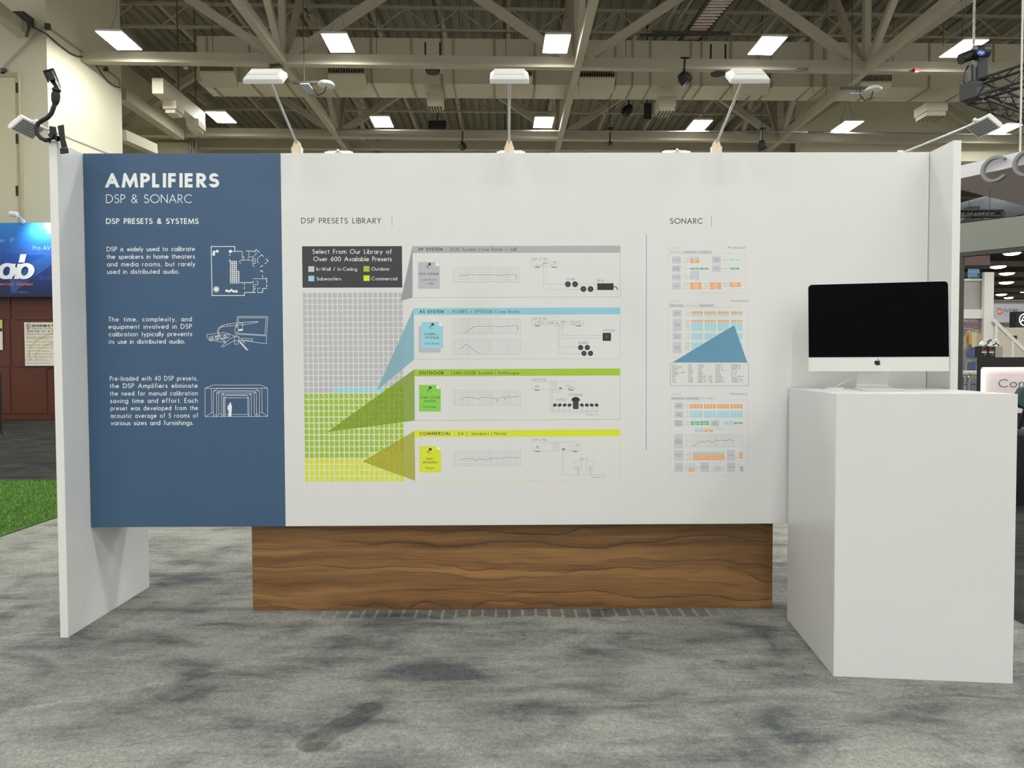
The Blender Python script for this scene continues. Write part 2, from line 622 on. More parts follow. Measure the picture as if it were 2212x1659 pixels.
def text(mb, s, x0, yb, cap, M, x1=None, wt=0.1, k=0, slope=0.0, just=False, slant=0.0, track=0.17):
    """letter a line from x0 to x1 on the baseline yb (photo units), placed on a surface by M(x, y, layer)"""
    tr = track + wt
    sp = 0.30 + wt * 0.5
    adv = [sp if c == ' ' else GL.get(c, GL['-'])[0] for c in s]
    nat = sum(adv) + tr * (len(s) - 1) + wt
    sx, extra_sp, extra = 1.0, 0.0, 0.0
    if x1 is not None:
        tgt = (x1 - x0) / cap
        if just and ' ' in s and tgt > nat:
            extra_sp = (tgt - nat) / s.count(' ')
        else:
            d = (tgt - nat) / max(1, len(s) - 1)
            if -0.09 < d < 0.2 or len(s) == 1:
                extra = d
            else:
                sx = tgt / nat
    x = wt / 2
    for c, a in zip(s, adv):
        if c != ' ':
            for st in glyph(c)[1]:
                y_of = lambda y: wt / 2 + y * (1 - wt)
                q = [(u, y_of(v)) for u, v in st]
                for e in (0, -1):
                    if st[e][1] in (0.0, 1.0) and len(st) > 1:
                        o = st[1] if e == 0 else st[-2]
                        if abs(st[e][1] - o[1]) > 0.5 * abs(st[e][0] - o[0]):
                            q[e] = (q[e][0], st[e][1])
                L, R = ribbon(q, wt, True)
                n = len(q)
                TICK[0] += 1
                kk = k + (TICK[0] % 4) * 0.14
                inside = all(0 <= p[1] <= 1 for p in st)
                for j in range(n - 1):
                    Q = [L[j], R[j], R[j + 1], L[j + 1]]
                    if inside and (max(p[1] for p in Q) > 1.002 or min(p[1] for p in Q) < -0.002):
                        Q = clip_y(clip_y(Q, 1, 1), -1, 0)
                    if len(Q) < 3:
                        continue
                    P = []
                    kk += 0.004
                    for u, v in Q:
                        X = x0 + (x + u + slant * v) * sx * cap
                        P.append(M(X, yb - v * cap + slope * (X - x0), kk))
                    mb.poly(P)
        x += a + tr + extra + (extra_sp if c == ' ' else 0)


def area(mb, pts, M, k=0):
    TICK[0] += 1
    k += (TICK[0] % 3) * 0.12
    mb.poly([M(x, y, k) for x, y in pts])


def rect(mb, x0, y0, x1, y1, M, k=0):
    area(mb, [(x0, y1), (x1, y1), (x1, y0), (x0, y0)], M, k)


def disc(mb, cx, cy, r, M, k=0, n=20, ry=None):
    area(mb, [(cx + r * math.cos(-2 * PI * j / n), cy + (ry or r) * math.sin(-2 * PI * j / n)) for j in range(n)], M, k)


def frame(mb, x0, y0, x1, y1, w, M, k=0):
    for a in ((x0, y0, x1, y0 + w), (x0, y1 - w, x1, y1), (x0, y0 + w, x0 + w, y1 - w), (x1 - w, y0 + w, x1, y1 - w)):
        rect(mb, *a, M, k)


def lines(mb, polys, w, M, k=0):
    for p in polys:
        strip(mb, p, w, M, k)


def crop(ox, oy, s):
    """reads coordinates noted on an enlarged detail of the photograph"""
    return lambda x, y: (ox + x / s, oy + y / s)


def PXM(Y, fr=0.00007):
    """surface mapping: a plane facing the aisle at depth Y, print layers stacked in front of it"""
    return lambda x, y, k=0: on(1, x, y, Y - fr * (k + 1))
# ------------------------------------------------------------------ palette
WHITE = mat('white_laminate', (229, 229, 228), 0.32, var=0.008, scale=2)
EDGE = mat('white_edge', (236, 236, 232), 0.3, var=0.0)
SEAM = mat('seam_shadow_gap', (84, 84, 80), 0.8, var=0.0)
BLUE = mat('blue_print', (64, 94, 126), 0.42, var=0.02, scale=3)
LETTER = ink('white_print', (232, 236, 236))
CHAR = ink('charcoal_print', (58, 57, 62))
GREYT = ink('grey_print', (120, 120, 124))
GREYL = ink('pale_grey_print', (172, 172, 174))
CELLG = ink('cell_grey_print', (184, 184, 189))
LILAC = ink('lilac_grey_print', (197, 197, 204))
CYAN = ink('sky_blue_print', (148, 206, 219))
CYAND = ink('sky_blue_bar_print', (140, 199, 213))
GREEN = ink('leaf_green_print', (160, 193, 52))
GREEN2 = ink('bright_green_print', (136, 205, 76))
LIME = ink('lime_print', (214, 222, 52))
ORANGE = ink('orange_print', (232, 156, 70))
TEAL = ink('teal_green_print', (88, 178, 134))
STEELB = ink('steel_blue_print', (110, 160, 186))
INK = ink('black_print', (40, 38, 40))
W_GREY = ink('grey_wedge_ink', (156, 154, 162), alpha=0.9)
W_BLUE = ink('blue_wedge_ink', (140, 192, 206), alpha=0.7)
W_GREEN = ink('green_wedge_ink', (142, 172, 44), alpha=0.7)
W_LIME = ink('lime_wedge_ink', (184, 182, 52), alpha=0.7)
W_NAVY = ink('steel_wedge_ink', (98, 154, 187), alpha=0.75)
BLACK = mat('black_plastic', (22, 22, 23), 0.45, var=0.05)
ALU = mat('silver_aluminium', (214, 215, 212), 0.35, metal=0.55, var=0.01)
CHROME = mat('chrome', (220, 220, 222), 0.14, metal=1.0, var=0.0)
WALNUT = walnut_mat()

# ------------------------------------------------------------------ display wall
D = 3.3147
xL, xB, xR, zT, zB = -2.0211, -1.0788, 2.0408, 2.2609, 0.4649
T = 0.036
Y2 = 3.657
P = PXM(D)
wall = thing('display_wall', 'white floating exhibit wall with blue left section, printed charts and walnut plinth', 'exhibit wall', (0.0, 3.486, 0))
panel = MB().box(xB, xR - 0.003, D, Y2, zB, zT).build('graphic_panel', WHITE, wall, bev=0.0015)
blue = MB().box(xL + 0.003, xB - 0.0006, D, Y2, zB, zT).build('blue_panel', BLUE, wall, bev=0.0012)
MB().box(xL, xR, D + 0.02, Y2 - 0.02, zB + 0.01, zT - 0.004).build('panel_core', SEAM, wall)
for x0, x1, yF in ((xL - T, xL, 3.1283), (xR, xR + T, 3.1403)):
    fin = MB().box(x0, x1, yF + 0.004, 3.8436, 0, zT).build('side_fin', WHITE, wall, bev=0.0012)
    MB().box(x0, x1, yF, yF + 0.0035, 0, zT).build('edge_strip', EDGE, fin)
MB().box(-1.2959, 1.3507, 3.4568, 3.516, 0, zB + 0.005).build('plinth', WALNUT, wall)

# --- blue section lettering
hd = MB()
text(hd, 'AMPLIFIERS', 226.5, 405, 31, P, 473.4, wt=0.225, track=0.07)
text(hd, 'DSP & SONARC', 229, 438.6, 18.8, P, 415, wt=0.085)
text(hd, 'DSP PRESETS & SYSTEMS', 229, 483.8, 12.3, P, 429.2, wt=0.17, track=0.1)
hd.build('heading_lettering', LETTER, blue)
bd = MB()
c1, c2 = crop(180, 330, 5.027), crop(180, 640, 5.027)
for c, ls in ((c1, (('DSP is widely used to calibrate', 252, 1212, 1071), ('the speakers in home theaters', 252, 1213, 1153),
                    ('and media rooms, but rarely', 256, 1216, 1235), ('used in distributed audio.', 258, 1040, 1316))),
              (c2, (('The time, complexity, and', 270, 1178, 275), ('equipment involved in DSP', 272, 1180, 355),
                    ('calibration typically prevents', 275, 1182, 436), ('its use in distributed audio.', 277, 1103, 517),
                    ('Pre-loaded with 40 DSP presets,', 287, 1240, 918), ('the DSP Amplifiers eliminate', 287, 1242, 998),
                    ('the need for manual calibration', 288, 1242, 1080), ('saving time and effort. Each', 291, 1243, 1160),
                    ('preset was developed from the', 295, 1245, 1240), ('acoustic average of 5 rooms of', 295, 1247, 1322),
                    ('various sizes and furnishings.', 297, 1196, 1401)))):
    for s, a, b, y in ls:
        p0, p1 = c(a, y), c(b, y)
        text(bd, s, p0[0], p0[1], 10.2, P, p1[0], wt=0.13, slope=-0.004, just=s[-1] != '.')
bd.build('body_lettering', LETTER, blue)


def sketch(mb, c, polys, w, k=0):
    lines(mb, [[c(*q) for q in p] for p in polys], w, P, k)


def cdisc(mb, c, x, y, r, k=0, n=18, ry=None):
    q = c(x, y)
    s = (c(1, 0)[0] - c(0, 0)[0])
    disc(mb, q[0], q[1], r * s, P, k, n, ry and ry * s)


def crect(mb, c, x0, y0, x1, y1, k=0):
    rect(mb, *c(x0, y0), *c(x1, y1), P, k)


def cframe(mb, c, x0, y0, x1, y1, w, k=0):
    frame(mb, *c(x0, y0), *c(x1, y1), w, P, k)


fp = MB()
sketch(fp, c1, [[(1750, 1520), (1750, 1550), (1398, 1550), (1388, 1018), (1645, 1018), (1645, 1070)]], 1.5)
sketch(fp, c1, [[(1600, 1070), (1725, 1070)], [(1765, 1066), (1860, 1070), (1877, 1050), (1915, 1085)], [(1930, 1102), (1957, 1127)], [(1980, 1150), (2007, 1172), (1992, 1185)],
                [(1700, 1411), (1750, 1411), (1750, 1440)], [(1750, 1456), (1750, 1482)], [(1750, 1517), (1872, 1517)], [(1893, 1517), (1947, 1517), (1947, 1473), (1995, 1473)],
                [(1992, 1460), (1992, 1432)], [(1992, 1416), (1992, 1365), (1945, 1365)], [(1945, 1352), (1945, 1330)], [(1945, 1300), (1945, 1282), (1915, 1282)], [(1588, 1095), (1588, 1120)],
                [(1588, 1155), (1588, 1180)], [(1750, 1411), (1845, 1408), (1845, 1392)], [(1922, 1240), (1950, 1222)], [(1970, 1208), (1988, 1192)]], 1.3)
sketch(fp, c1, [[(1725, 1070), (1725, 1165), (1838, 1168)], [(1725, 1128), (1745, 1128), (1745, 1165)], [(1797, 1075), (1797, 1130), (1840, 1132), (1882, 1090), (1858, 1070)],
                [(1790, 1132), (1790, 1165)], [(1840, 1132), (1840, 1225), (1862, 1240)], [(1840, 1150), (1868, 1150), (1868, 1205), (1842, 1205)], [(1840, 1178), (1868, 1178)],
                [(1935, 1108), (1890, 1150), (1892, 1195), (1905, 1188)], [(1730, 1168), (1698, 1172), (1698, 1198), (1715, 1200)], [(1840, 1367), (1992, 1367)], [(1845, 1430), (1895, 1430), (1895, 1396), (1870, 1396)],
                [(1845, 1470), (1870, 1470), (1845, 1515), (1845, 1430)], [(1893, 1515), (1893, 1470), (1920, 1470)], [(1815, 1410), (1815, 1425)], [(1845, 1450), (1880, 1450)]], 0.8)
for x, y, r in ((1420, 1078, 16), (1454, 1069, 16), (1416, 1103, 16), (1597, 1071, 17), (1556, 1498, 15), (1583, 1505, 14), (1608, 1493, 15), (1632, 1505, 14), (1661, 1505, 15)):
    cdisc(fp, c1, x, y, r)
for j in range(26):
    a = 2 * PI * j / 26
    rr = 37 if j % 2 else 30
    sketch(fp, c1, [[(1444, 1482), (1444 + rr * math.cos(a), 1482 + rr * math.sin(a))]], 0.75)
for j in range(4):
    sketch(fp, c1, [[(1600 + j * 21, 1172), (1600 + j * 21, 1418)]], 1.3)
sketch(fp, c1, [[(1689, 1285), (1689, 1418)]], 1.6)
for j in range(12):
    sketch(fp, c1, [[(1590, 1180 + j * 21.3), (1668 if j < 5 else 1694, 1180 + j * 21.3)]], 1.3)
fp.build('floor_plan_drawing', LETTER, blue)

mc = MB()
sketch(mc, c2, [[(1667, 325), (1670, 225), (1675, 218), (1995, 218), (2000, 225), (1987, 515), (1725, 480)], [(1683, 285), (1685, 234), (1985, 234), (1972, 420), (1680, 402)],
                [(1680, 412), (1985, 430)], [(1340, 415), (1530, 392), (1640, 430)], [(1340, 415), (1345, 450), (1380, 485)], [(1368, 440), (1580, 410), (1582, 445), (1385, 485), (1368, 470), (1368, 440)],
                [(1430, 485), (1550, 505)], [(1505, 318), (1560, 303), (1670, 288), (1895, 272), (1895, 282), (1740, 308), (1600, 322), (1520, 330), (1505, 318)],
                [(1510, 322), (1470, 340), (1455, 380), (1470, 430), (1500, 470), (1550, 505)], [(1518, 328), (1482, 345), (1465, 382), (1482, 430), (1545, 490)],
                [(1650, 335), (1645, 385), (1660, 400), (1682, 385), (1680, 335), (1650, 335)], [(1658, 300), (1658, 335)], [(1676, 295), (1676, 335)], [(1655, 400), (1655, 440)], [(1672, 400), (1672, 440)],
                [(1640, 440), (1688, 440), (1688, 480), (1640, 480), (1640, 440)], [(1645, 480), (1645, 520), (1682, 520), (1682, 480)], [(1580, 470), (1640, 435)], [(1640, 480), (1520, 548), (1500, 545), (1580, 470)],
                [(1688, 440), (1755, 510), (1690, 475)], [(1680, 480), (1775, 588), (1790, 578), (1700, 490)], [(1720, 455), (1842, 462), (1835, 482), (1715, 475), (1720, 455)], [(1685, 290), (1730, 292), (1730, 370), (1685, 375)],
                [(1560, 303), (1565, 325)], [(1590, 300), (1595, 322)], [(1725, 290), (1735, 310)]], 0.75)
for x in (1397, 1450, 1540):
    for r in (18, 11):
        sketch(mc, c2, [[(x + r * math.cos(a * PI / 7), (449 if x > 1420 else 460) - (x - 1450) * 0.09 + r * math.sin(a * PI / 7)) for a in range(15)]], 0.7)
area(mc, [c2(*q) for q in ((1688, 372), (1690, 355), (1728, 355), (1726, 376))], P)
sketch(mc, c2, [[(1695, 488), (1775, 582)]], 1.4)
mc.build('microphone_drawing', LETTER, blue)

rm = MB()
for a, b, t0, t1, bt, ba in (((1322, 2000), (1405, 1930), 998, 964, 1307, 1265), ((1412, 1912), (1460, 1868), 1028, 1000, 1307, 1272), ((1447, 1878), (1485, 1850), 1050, 1030, 1305, 1278),
                             ((1500, 1824), (1530, 1800), 1068, 1050, 1305, 1285), ((1528, 1798), (1550, 1772), 1102, 1078, 1303, 1283)):
    sketch(rm, c2, [[(a[0], bt), (a[0], t0), (a[1], t0), (a[1], bt)], [(a[0], t0), (b[0], t1), (b[1], t1), (a[1], t0)]], 0.75)
sketch(rm, c2, [[(1325, 1307), (2004, 1305)], [(1390, 1000), (1395, 1265), (1325, 1307)], [(1938, 1000), (1942, 1262), (2004, 1305)], [(1395, 1265), (1413, 1265)], [(1918, 1262), (1942, 1262)],
                [(1470, 1050), (1472, 1278), (1450, 1305)], [(1855, 1050), (1857, 1275), (1880, 1305)], [(1472, 1278), (1500, 1278)], [(1520, 1070), (1522, 1285), (1505, 1305)],
                [(1540, 1102), (1542, 1283), (1530, 1303)], [(1785, 1102), (1787, 1283), (1800, 1303)], [(1542, 1283), (1787, 1283)], [(1415, 1305), (1440, 1280)], [(1880, 1265), (1912, 1305)]], 0.7)
area(rm, [c2(*q) for q in ((1574, 1303), (1612, 1305), (1606, 1296), (1612, 1230), (1614, 1200), (1608, 1178), (1602, 1172), (1605, 1160), (1600, 1152), (1592, 1152), (1587, 1160), (1590, 1172), (1573, 1180), (1566, 1205), (1568, 1232), (1578, 1245))], P)
rm.build('room_drawing', LETTER, blue)

# --- white section: headings
t = MB()
text(t, 'DSP PRESETS LIBRARY', 650.4, 482.7, 12.2, P, 823.4, wt=0.13)
text(t, 'SONARC', 1447, 483.4, 12.2, P, 1518.5, wt=0.135)
t.build('section_heading', CHAR, panel)
t = MB()
strip(t, [(846.5, 466), (846.7, 488)], 1.1, P)
strip(t, [(1536.7, 467.5), (1536.7, 490.3)], 1.4, P)
strip(t, [(1396.3, 507), (1395.6, 972)], 1.5, P)
t.build('divider_line', STEELB, panel)

# --- key to the colours
c3 = crop(630, 440, 5.978)
t = MB()
area(t, [(653.5, 621.6), (869, 621), (868.3, 531.6), (652.4, 532)], P)
t.m = 1
for s, a, b, y in (('Select From Our Library of', 268, 1293, 647), ('Over 600 Available Presets', 280, 1293, 743)):
    p0, p1 = c3(a, y), c3(b, y)
    text(t, s, p0[0], p0[1], 10, P, p1[0], wt=0.12, k=1, just=True)
for s, a, b, y in (('In-Wall / In-Ceiling', 320, 846, 866), ('Outdoor', 1030, 1265, 864), ('Subwoofers', 322, 638, 991), ('Commercial', 1030, 1363, 990)):
    p0, p1 = c3(a, y), c3(b, y)
    text(t, s, p0[0], p0[1], 7.6, P, p1[0], wt=0.12, k=1)
for m, q in ((2, (215, 808, 292, 880)), (3, (928, 806, 1005, 878)), (4, (216, 930, 293, 1002)), (5, (928, 926, 1007, 998))):
    t.m = m
    crect(t, c3, *q, k=1)
t.build('colour_key', [CHAR, LETTER, LILAC, GREEN, CYAN, LIME], panel)

# --- grid of 640 preset cells
t = MB()
TLg, TRg, BLg, BRg = (653.8, 632.6), (869.8, 631.6), (659.6, 1040.6), (872.8, 1039.6)
cw, chh = 8.9 / 216.0, 11.0 / 408.0
for r in range(32):
    for q in range(20):
        u0, v0 = q * (1 - cw) / 19, r * (1 - chh) / 31
        def G(u, v):
            a = [TLg[i] + (TRg[i] - TLg[i]) * u for i in (0, 1)]
            b = [BLg[i] + (BRg[i] - BLg[i]) * u for i in (0, 1)]
            return (a[0] + (b[0] - a[0]) * v, a[1] + (b[1] - a[1]) * v)
        if r < 16: t.m = 0
        elif r == 16: t.m = 0 if q < 6 else (1 if q < 16 else 2)
        elif r < 27: t.m = 2
        elif r == 27: t.m = 2 if q < 13 else 3
        else: t.m = 3
        a, b, e, f_ = u0, u0 + cw, v0, v0 + chh
        area(t, [G(a, f_), G(b, f_), G(b, e + chh * .28), G(b - cw * .3, e), G(a, e)], P)
t.build('preset_grid', [CELLG, CYAN, GREEN, LIME], panel)

# --- wedges that lead from the grid to the four system cards
for nm, pts, m in (('grey', ((865.5, 650), (891, 643), (891, 532)), W_GREY), ('blue', ((813.5, 844), (894.7, 776.6), (893.6, 666)), W_BLUE),
                   ('green', ((707, 933), (895.8, 908.5), (895, 798)), W_GREEN), ('lime', ((783, 997), (896.9, 1038.7), (895.5, 931)), W_LIME)):
    t = MB()
    area(t, pts, P, 2)
    tag(t.build('callout_wedge', m, panel), label=nm + ' callout wedge')


def logo(t, c, x, y, m):
    """three stepped squares above a tiny word"""
    t.m = m
    for a, b, s in ((x + 13, y, 26), (x + 1, y + 26, 12), (x - 7, y + 38, 7)):
        crect(t, c, a, b, a + s, b + s, 3)
    p = c(x - 7, y + 56)
    text(t, 'sonance', p[0], p[1], 1.6, P, c(x + 43, 0)[0], wt=0.16, k=3)


def chart(t, c, x0, y0, x1, y1, curve, m):
    """log-frequency grid with one response curve"""
    t.m = m
    cframe(t, c, x0, y0, x1, y1, 0.55, 1)
    w = x1 - x0
    for u in (.083, .134, .174, .197, .22, .242, .288, .376, .426, .462, .49, .515, .533, .55, .564, .652, .71, .742, .768, .793, .811, .83, .848, .947):
        sketch(t, c, [[(x0 + u * w, y0), (x0 + u * w, y1)]], 0.26, 1)
    for j in range(1, 6):
        y = y0 + (y1 - y0) * j / 6
        sketch(t, c, [[(x0, y), (x1, y)]], 0.3, 1)
    for j in range(7):
        y = y0 + (y1 - y0) * j / 6
        crect(t, c, x0 - 20, y - 1.3, x0 - 8, y + 1.3, 1)
    for u in (0, .083, .134, .174, .197, .22, .242, .288, .376, .426, .462, .49, .575, .66, .71, .745, .862, .945, .99):
        crect(t, c, x0 + u * w - 5, y1 + 6, x0 + u * w + 4, y1 + 9, 1)
    t.m = m + 1
    sketch(t, c, [curve], 0.75, 2)


CM = [GREYL, GREYT, CHAR, INK]


def card(label, c, hdr, bot, col, icol, head, bold, doc, graphs, amp, extra):
    """one system card: header bar, box, document icon, charts and wiring sketch"""
    t = MB()
    t.m = 4
    (xl, yl, xr, yr, hb) = hdr
    area(t, [c(xl, hb), c(xr, hb - (yl - yr)), c(xr, yr), c(xl, yl)], P)
    sketch(t, c, [[(xl, yl), (xl, bot[0]), (xr - 2, bot[1]), (xr - 2, yr)]], 0.8)
    t.m = 2
    y = head[3]
    p0, pm, p1 = c(head[1], y), c(bold[1], y), c(head[2], y)
    text(t, bold[0], p0[0], p0[1], 6.9, P, pm[0], wt=0.19, k=1, slope=-0.0015)
    rest = head[0]
    text(t, rest, pm[0] + 3.2, p0[1], 6.9, P, p1[0], wt=0.115, k=1, slope=-0.0015)
    if doc.get('back'):
        t.m = 6
        crect(t, c, *doc['back'])
    x0, y0, x1, y1 = doc['r']
    t.m = 5
    area(t, [c(x0, y1), c(x1, y1), c(x1, y0 + 38), c(x1 - 42, y0), c(x0, y0)], P, 1)
    t.m = 7
    area(t, [c(x1 - 42, y0), c(x1 - 42, y0 + 38), c(x1, y0 + 38)], P, 2)
    logo(t, c, doc['logo'][0], doc['logo'][1], 2)
    t.m = 2
    for s, a, b, yy, wt in doc['t']:
        p0, p1 = c(a, yy), c(b, yy)
        text(t, s, p0[0], p0[1], 5.0, P, p1[0], wt=wt, k=2)
    for g in graphs:
        chart(t, c, *g, 0)
    t.m = 1
    for s, a, b, yy in amp['t']:
        p0, p1 = c(a, yy), c(b, yy)
        text(t, s, p0[0], p0[1], 5.0, P, p1[0], wt=0.11, k=1)
    x0, y0, x1, y1 = amp['box']
    t.m = 0
    cframe(t, c, x0, y0, x1, y1, 0.5, 1)
    for w in amp['wires']:
        sketch(t, c, [w], 0.6, 1)
    t.m = 1
    for a in amp['feet']:
        crect(t, c, a, y1 + 1, a + 50, y1 + 10, 1)
    extra(t, c)
    t.build('system_card', CM + [col, icol, CELLG, LETTER], panel).__setitem__('label', label)


def driver(t, c, x, y, r):
    t.m = 3
    cdisc(t, c, x, y, r, 2)
    t.m = 2
    cdisc(t, c, x, y, r * .72, 3)
    t.m = 1
    cdisc(t, c, x, y, r * .16, 4, 10)


def slots(t, c, x0, y0, x1, y1, n, seed):
    rnd = random.Random(seed)
    t.m = 0
    for j in range(n):
        x = x0 + (x1 - x0) * rnd.random()
        y = y0 + (y1 - y0) * rnd.random()
        crect(t, c, x, y, x + rnd.choice((8, 14, 22)), y + rnd.choice((3, 6)), 2)


def ex1(t, c):
    slots(t, c, 1250, 258, 1490, 296, 34, 1)
    t.m = 1
    crect(t, c, 1455, 256, 1475, 264, 2)
    for x, y in ((1598, 479), (1669, 479), (1752, 527), (1823, 527)):
        driver(t, c, x, y, 29)
    t.m = 3
    crect(t, c, 1890, 470, 2052, 537, 2)
    sketch(t, c, [[(2050, 503), (2072, 504), (2086, 515), (2090, 536)]], 1.8, 2)


c4 = crop(880, 510, 4.608)
card('grey headed card', c4, (50, 99, 2120, 95, 169), (612, 606), GREYL, CELLG, (' - DOS System | Live Room + 3dB', 106, 1088, 148), ('VP SYSTEM', 352),
     {'r': (106, 258, 323, 525), 'logo': (195, 267), 't': (('DOS SYSTEM', 114, 312, 388, .16), ('Live Room', 140, 286, 444, .11), ('+ 3dB', 173, 260, 482, .11))},
     [(460, 315, 1120, 455, [(518, 400), (545, 387), (560, 390), (574, 399), (590, 388), (610, 386), (880, 386), (903, 398), (925, 388), (1020, 386), (1030, 380), (1042, 374), (1056, 385), (1075, 387), (1080, 400), (1085, 430), (1089, 398), (1097, 382)])],
     {'t': (('DSP 2-150', 1238, 1392, 240), ('VP38R', 1577, 1668, 442), ('BPS6', 1890, 1957, 455)), 'box': (1238, 252, 1520, 305), 'feet': (1268, 1438),
      'wires': ([(1352, 290), (1354, 530), (1725, 531)], [(1377, 290), (1377, 478), (1570, 478)], [(1698, 478), (1890, 478)], [(1852, 530), (1890, 530)])}, ex1)


def ex2(t, c):
    slots(t, c, 1250, 200, 1440, 232, 34, 2)
    slots(t, c, 1470, 200, 1720, 232, 40, 3)
    t.m = 3
    crect(t, c, 1944, 318, 2027, 398, 1)
    driver(t, c, 1985, 357, 37)
    for x, y in ((1725, 464), (1791, 464), (1758, 522), (1823, 522)):
        driver(t, c, x, y, 26)


c5 = crop(880, 650, 4.608)
card('sky blue headed card', c5, (62, 72, 2120, 66, 140), (582, 575), CYAND, CYAN, (' - AS38RS + VP10SUB | Live Room', 118, 1112, 122), ('AS SYSTEM', 364),
     {'r': (140, 209, 356, 473), 'back': (112, 250, 328, 515), 'logo': (225, 221), 't': (('AS38RS +', 168, 314, 341, .14), ('VP10SUB', 175, 312, 377, .14), ('Live Room', 171, 315, 434, .11))},
     [(468, 180, 1127, 323, [(572, 320), (600, 298), (650, 265), (675, 255), (700, 251), (890, 251), (910, 261), (930, 258), (960, 250), (1040, 250), (1055, 239), (1072, 248), (1090, 251), (1095, 270), (1099, 296), (1104, 262), (1108, 250)]),
      (468, 384, 1127, 527, [(525, 478), (555, 457), (582, 430), (612, 457), (650, 478), (715, 527)])],
     {'t': (('DSP 8-130', 1240, 1385, 187), ('VP10SUB', 1944, 2065, 305), ('AS38RS', 1698, 1800, 427)), 'box': (1238, 196, 1755, 243), 'feet': (1268, 1680),
      'wires': ([(1497, 230), (1500, 524), (1735, 523)], [(1513, 230), (1515, 463), (1700, 463)], [(1533, 230), (1534, 372), (1944, 371)], [(1549, 230), (1551, 344), (1944, 343)])}, ex2)


def fan(t, c, x, y, r):
    t.m = 0
    for q in (1, .7, .4):
        sketch(t, c, [[(x + r * q * math.cos(a * PI / 9), y + r * q * math.sin(a * PI / 9)) for a in range(19)]], 0.4, 2)
    sketch(t, c, [[(x - r, y - r), (x + r, y + r)], [(x - r, y + r), (x + r, y - r)]], 0.4, 2)


def ex3(t, c):
    fan(t, c, 1457, 242, 37)
    slots(t, c, 1255, 236, 1310, 260, 16, 5)
    slots(t, c, 1570, 235, 1655, 270, 16, 6)
    t.m = 1
    crect(t, c, 1510, 261, 1537, 277, 2)
    crect(t, c, 1605, 268, 1618, 277, 2)
    t.m = 3
    area(t, [c(1632, 397), c(1718, 397), c(1716, 378), c(1700, 362), c(1675, 357), c(1650, 362), c(1635, 378)], P, 2)
    area(t, [c(1656, 478), c(1698, 478), c(1704, 470), c(1704, 397), c(1648, 397), c(1648, 470)], P, 2)
    t.m = 1
    for x in (1660, 1676, 1690):
        sketch(t, c, [[(x, 400), (x, 468)]], 0.5, 3)
    for j, x in enumerate((1470, 1518, 1567, 1615, 1736, 1785, 1833, 1882)):
        t.m = 2
        s = 1 if j < 4 else -1
        cdisc(t, c, x, 437, 20, 2, 14, 15)
        cdisc(t, c, x - 8 * s, 445, 11, 2, 10)
        t.m = 0
        sketch(t, c, [[(x - 6 * s, 450), (x - 6 * s, 492 if j % 2 == 0 else 510)]], 0.6, 2)
        p = c(x - 10, 412)
        text(t, 'Left' if j % 2 == 0 else 'Right', p[0], p[1], 1.7, P, c(x + 16, 0)[0], wt=0.13, k=2)
    p = c(1780, 536)
    t.m = 1
    text(t, 'Expandable', p[0], p[1], 2.2, P, c(1856, 0)[0], wt=0.15, k=2)
    sketch(t, c, [[(1866, 533), (1888, 533)]], 0.3, 2)
    cdisc(t, c, 1895, 533, 5, 2, 8)


c6 = crop(880, 780, 4.608)
card('leaf green headed card', c6, (70, 82, 2118, 73, 152), (590, 580), GREEN, GREEN2, (' - LS48~10SUB System | Softscape', 116, 1110, 134), ('OUTDOOR', 362),
     {'r': (116, 237, 332, 502), 'logo': (201, 253), 't': (('LS48~10SUB', 124, 322, 374, .14), ('SYSTEM', 165, 281, 410, .14), ('Softscape', 156, 288, 465, .11))},
     [(470, 292, 1127, 435, [(527, 393), (540, 378), (558, 365), (575, 361), (645, 361), (665, 368), (682, 377), (700, 372), (715, 377), (735, 364), (760, 361), (820, 362), (850, 376), (872, 367), (886, 376), (895, 408), (902, 382), (915, 366), (935, 361), (960, 360), (970, 380), (978, 357), (1015, 356), (1027, 370), (1035, 357), (1048, 355), (1056, 362), (1066, 353), (1110, 353)])],
     {'t': (('DSP 2-750', 1240, 1384, 196), ('LSV10SUB', 1605, 1742, 348), ('LS48SAT', 1482, 1592, 394)), 'box': (1240, 203, 1670, 283), 'feet': (1265, 1605),
      'wires': ([(1531, 280), (1531, 308), (1440, 308), (1440, 511), (1900, 509)], [(1515, 280), (1515, 295), (1426, 295), (1426, 494), (1900, 492)])}, ex3)


def ex4(t, c):
    fan(t, c, 1480, 252, 39)
    slots(t, c, 1258, 243, 1318, 268, 16, 8)
    slots(t, c, 1600, 230, 1690, 285, 18, 9)
    t.m = 1
    crect(t, c, 1540, 270, 1570, 287, 2)
    for x in (1660, 1783):
        t.m = 0
        cframe(t, c, x, 395, x + 71, 480, 0.5, 1)
        cframe(t, c, x + 10, 452, x + 60, 480, 0.4, 1)
        sketch(t, c, [[(x + 34, 452), (x + 34, 535)], [(x + 44, 452), (x + 44, 535)]], 0.8, 1)
    p = c(1835, 561)
    t.m = 1
    text(t, 'Expandable', p[0], p[1], 2.2, P, c(1918, 0)[0], wt=0.15, k=2)
    sketch(t, c, [[(1926, 557), (1948, 557)]], 0.3, 2)
    cdisc(t, c, 1958, 557, 5, 2, 8)


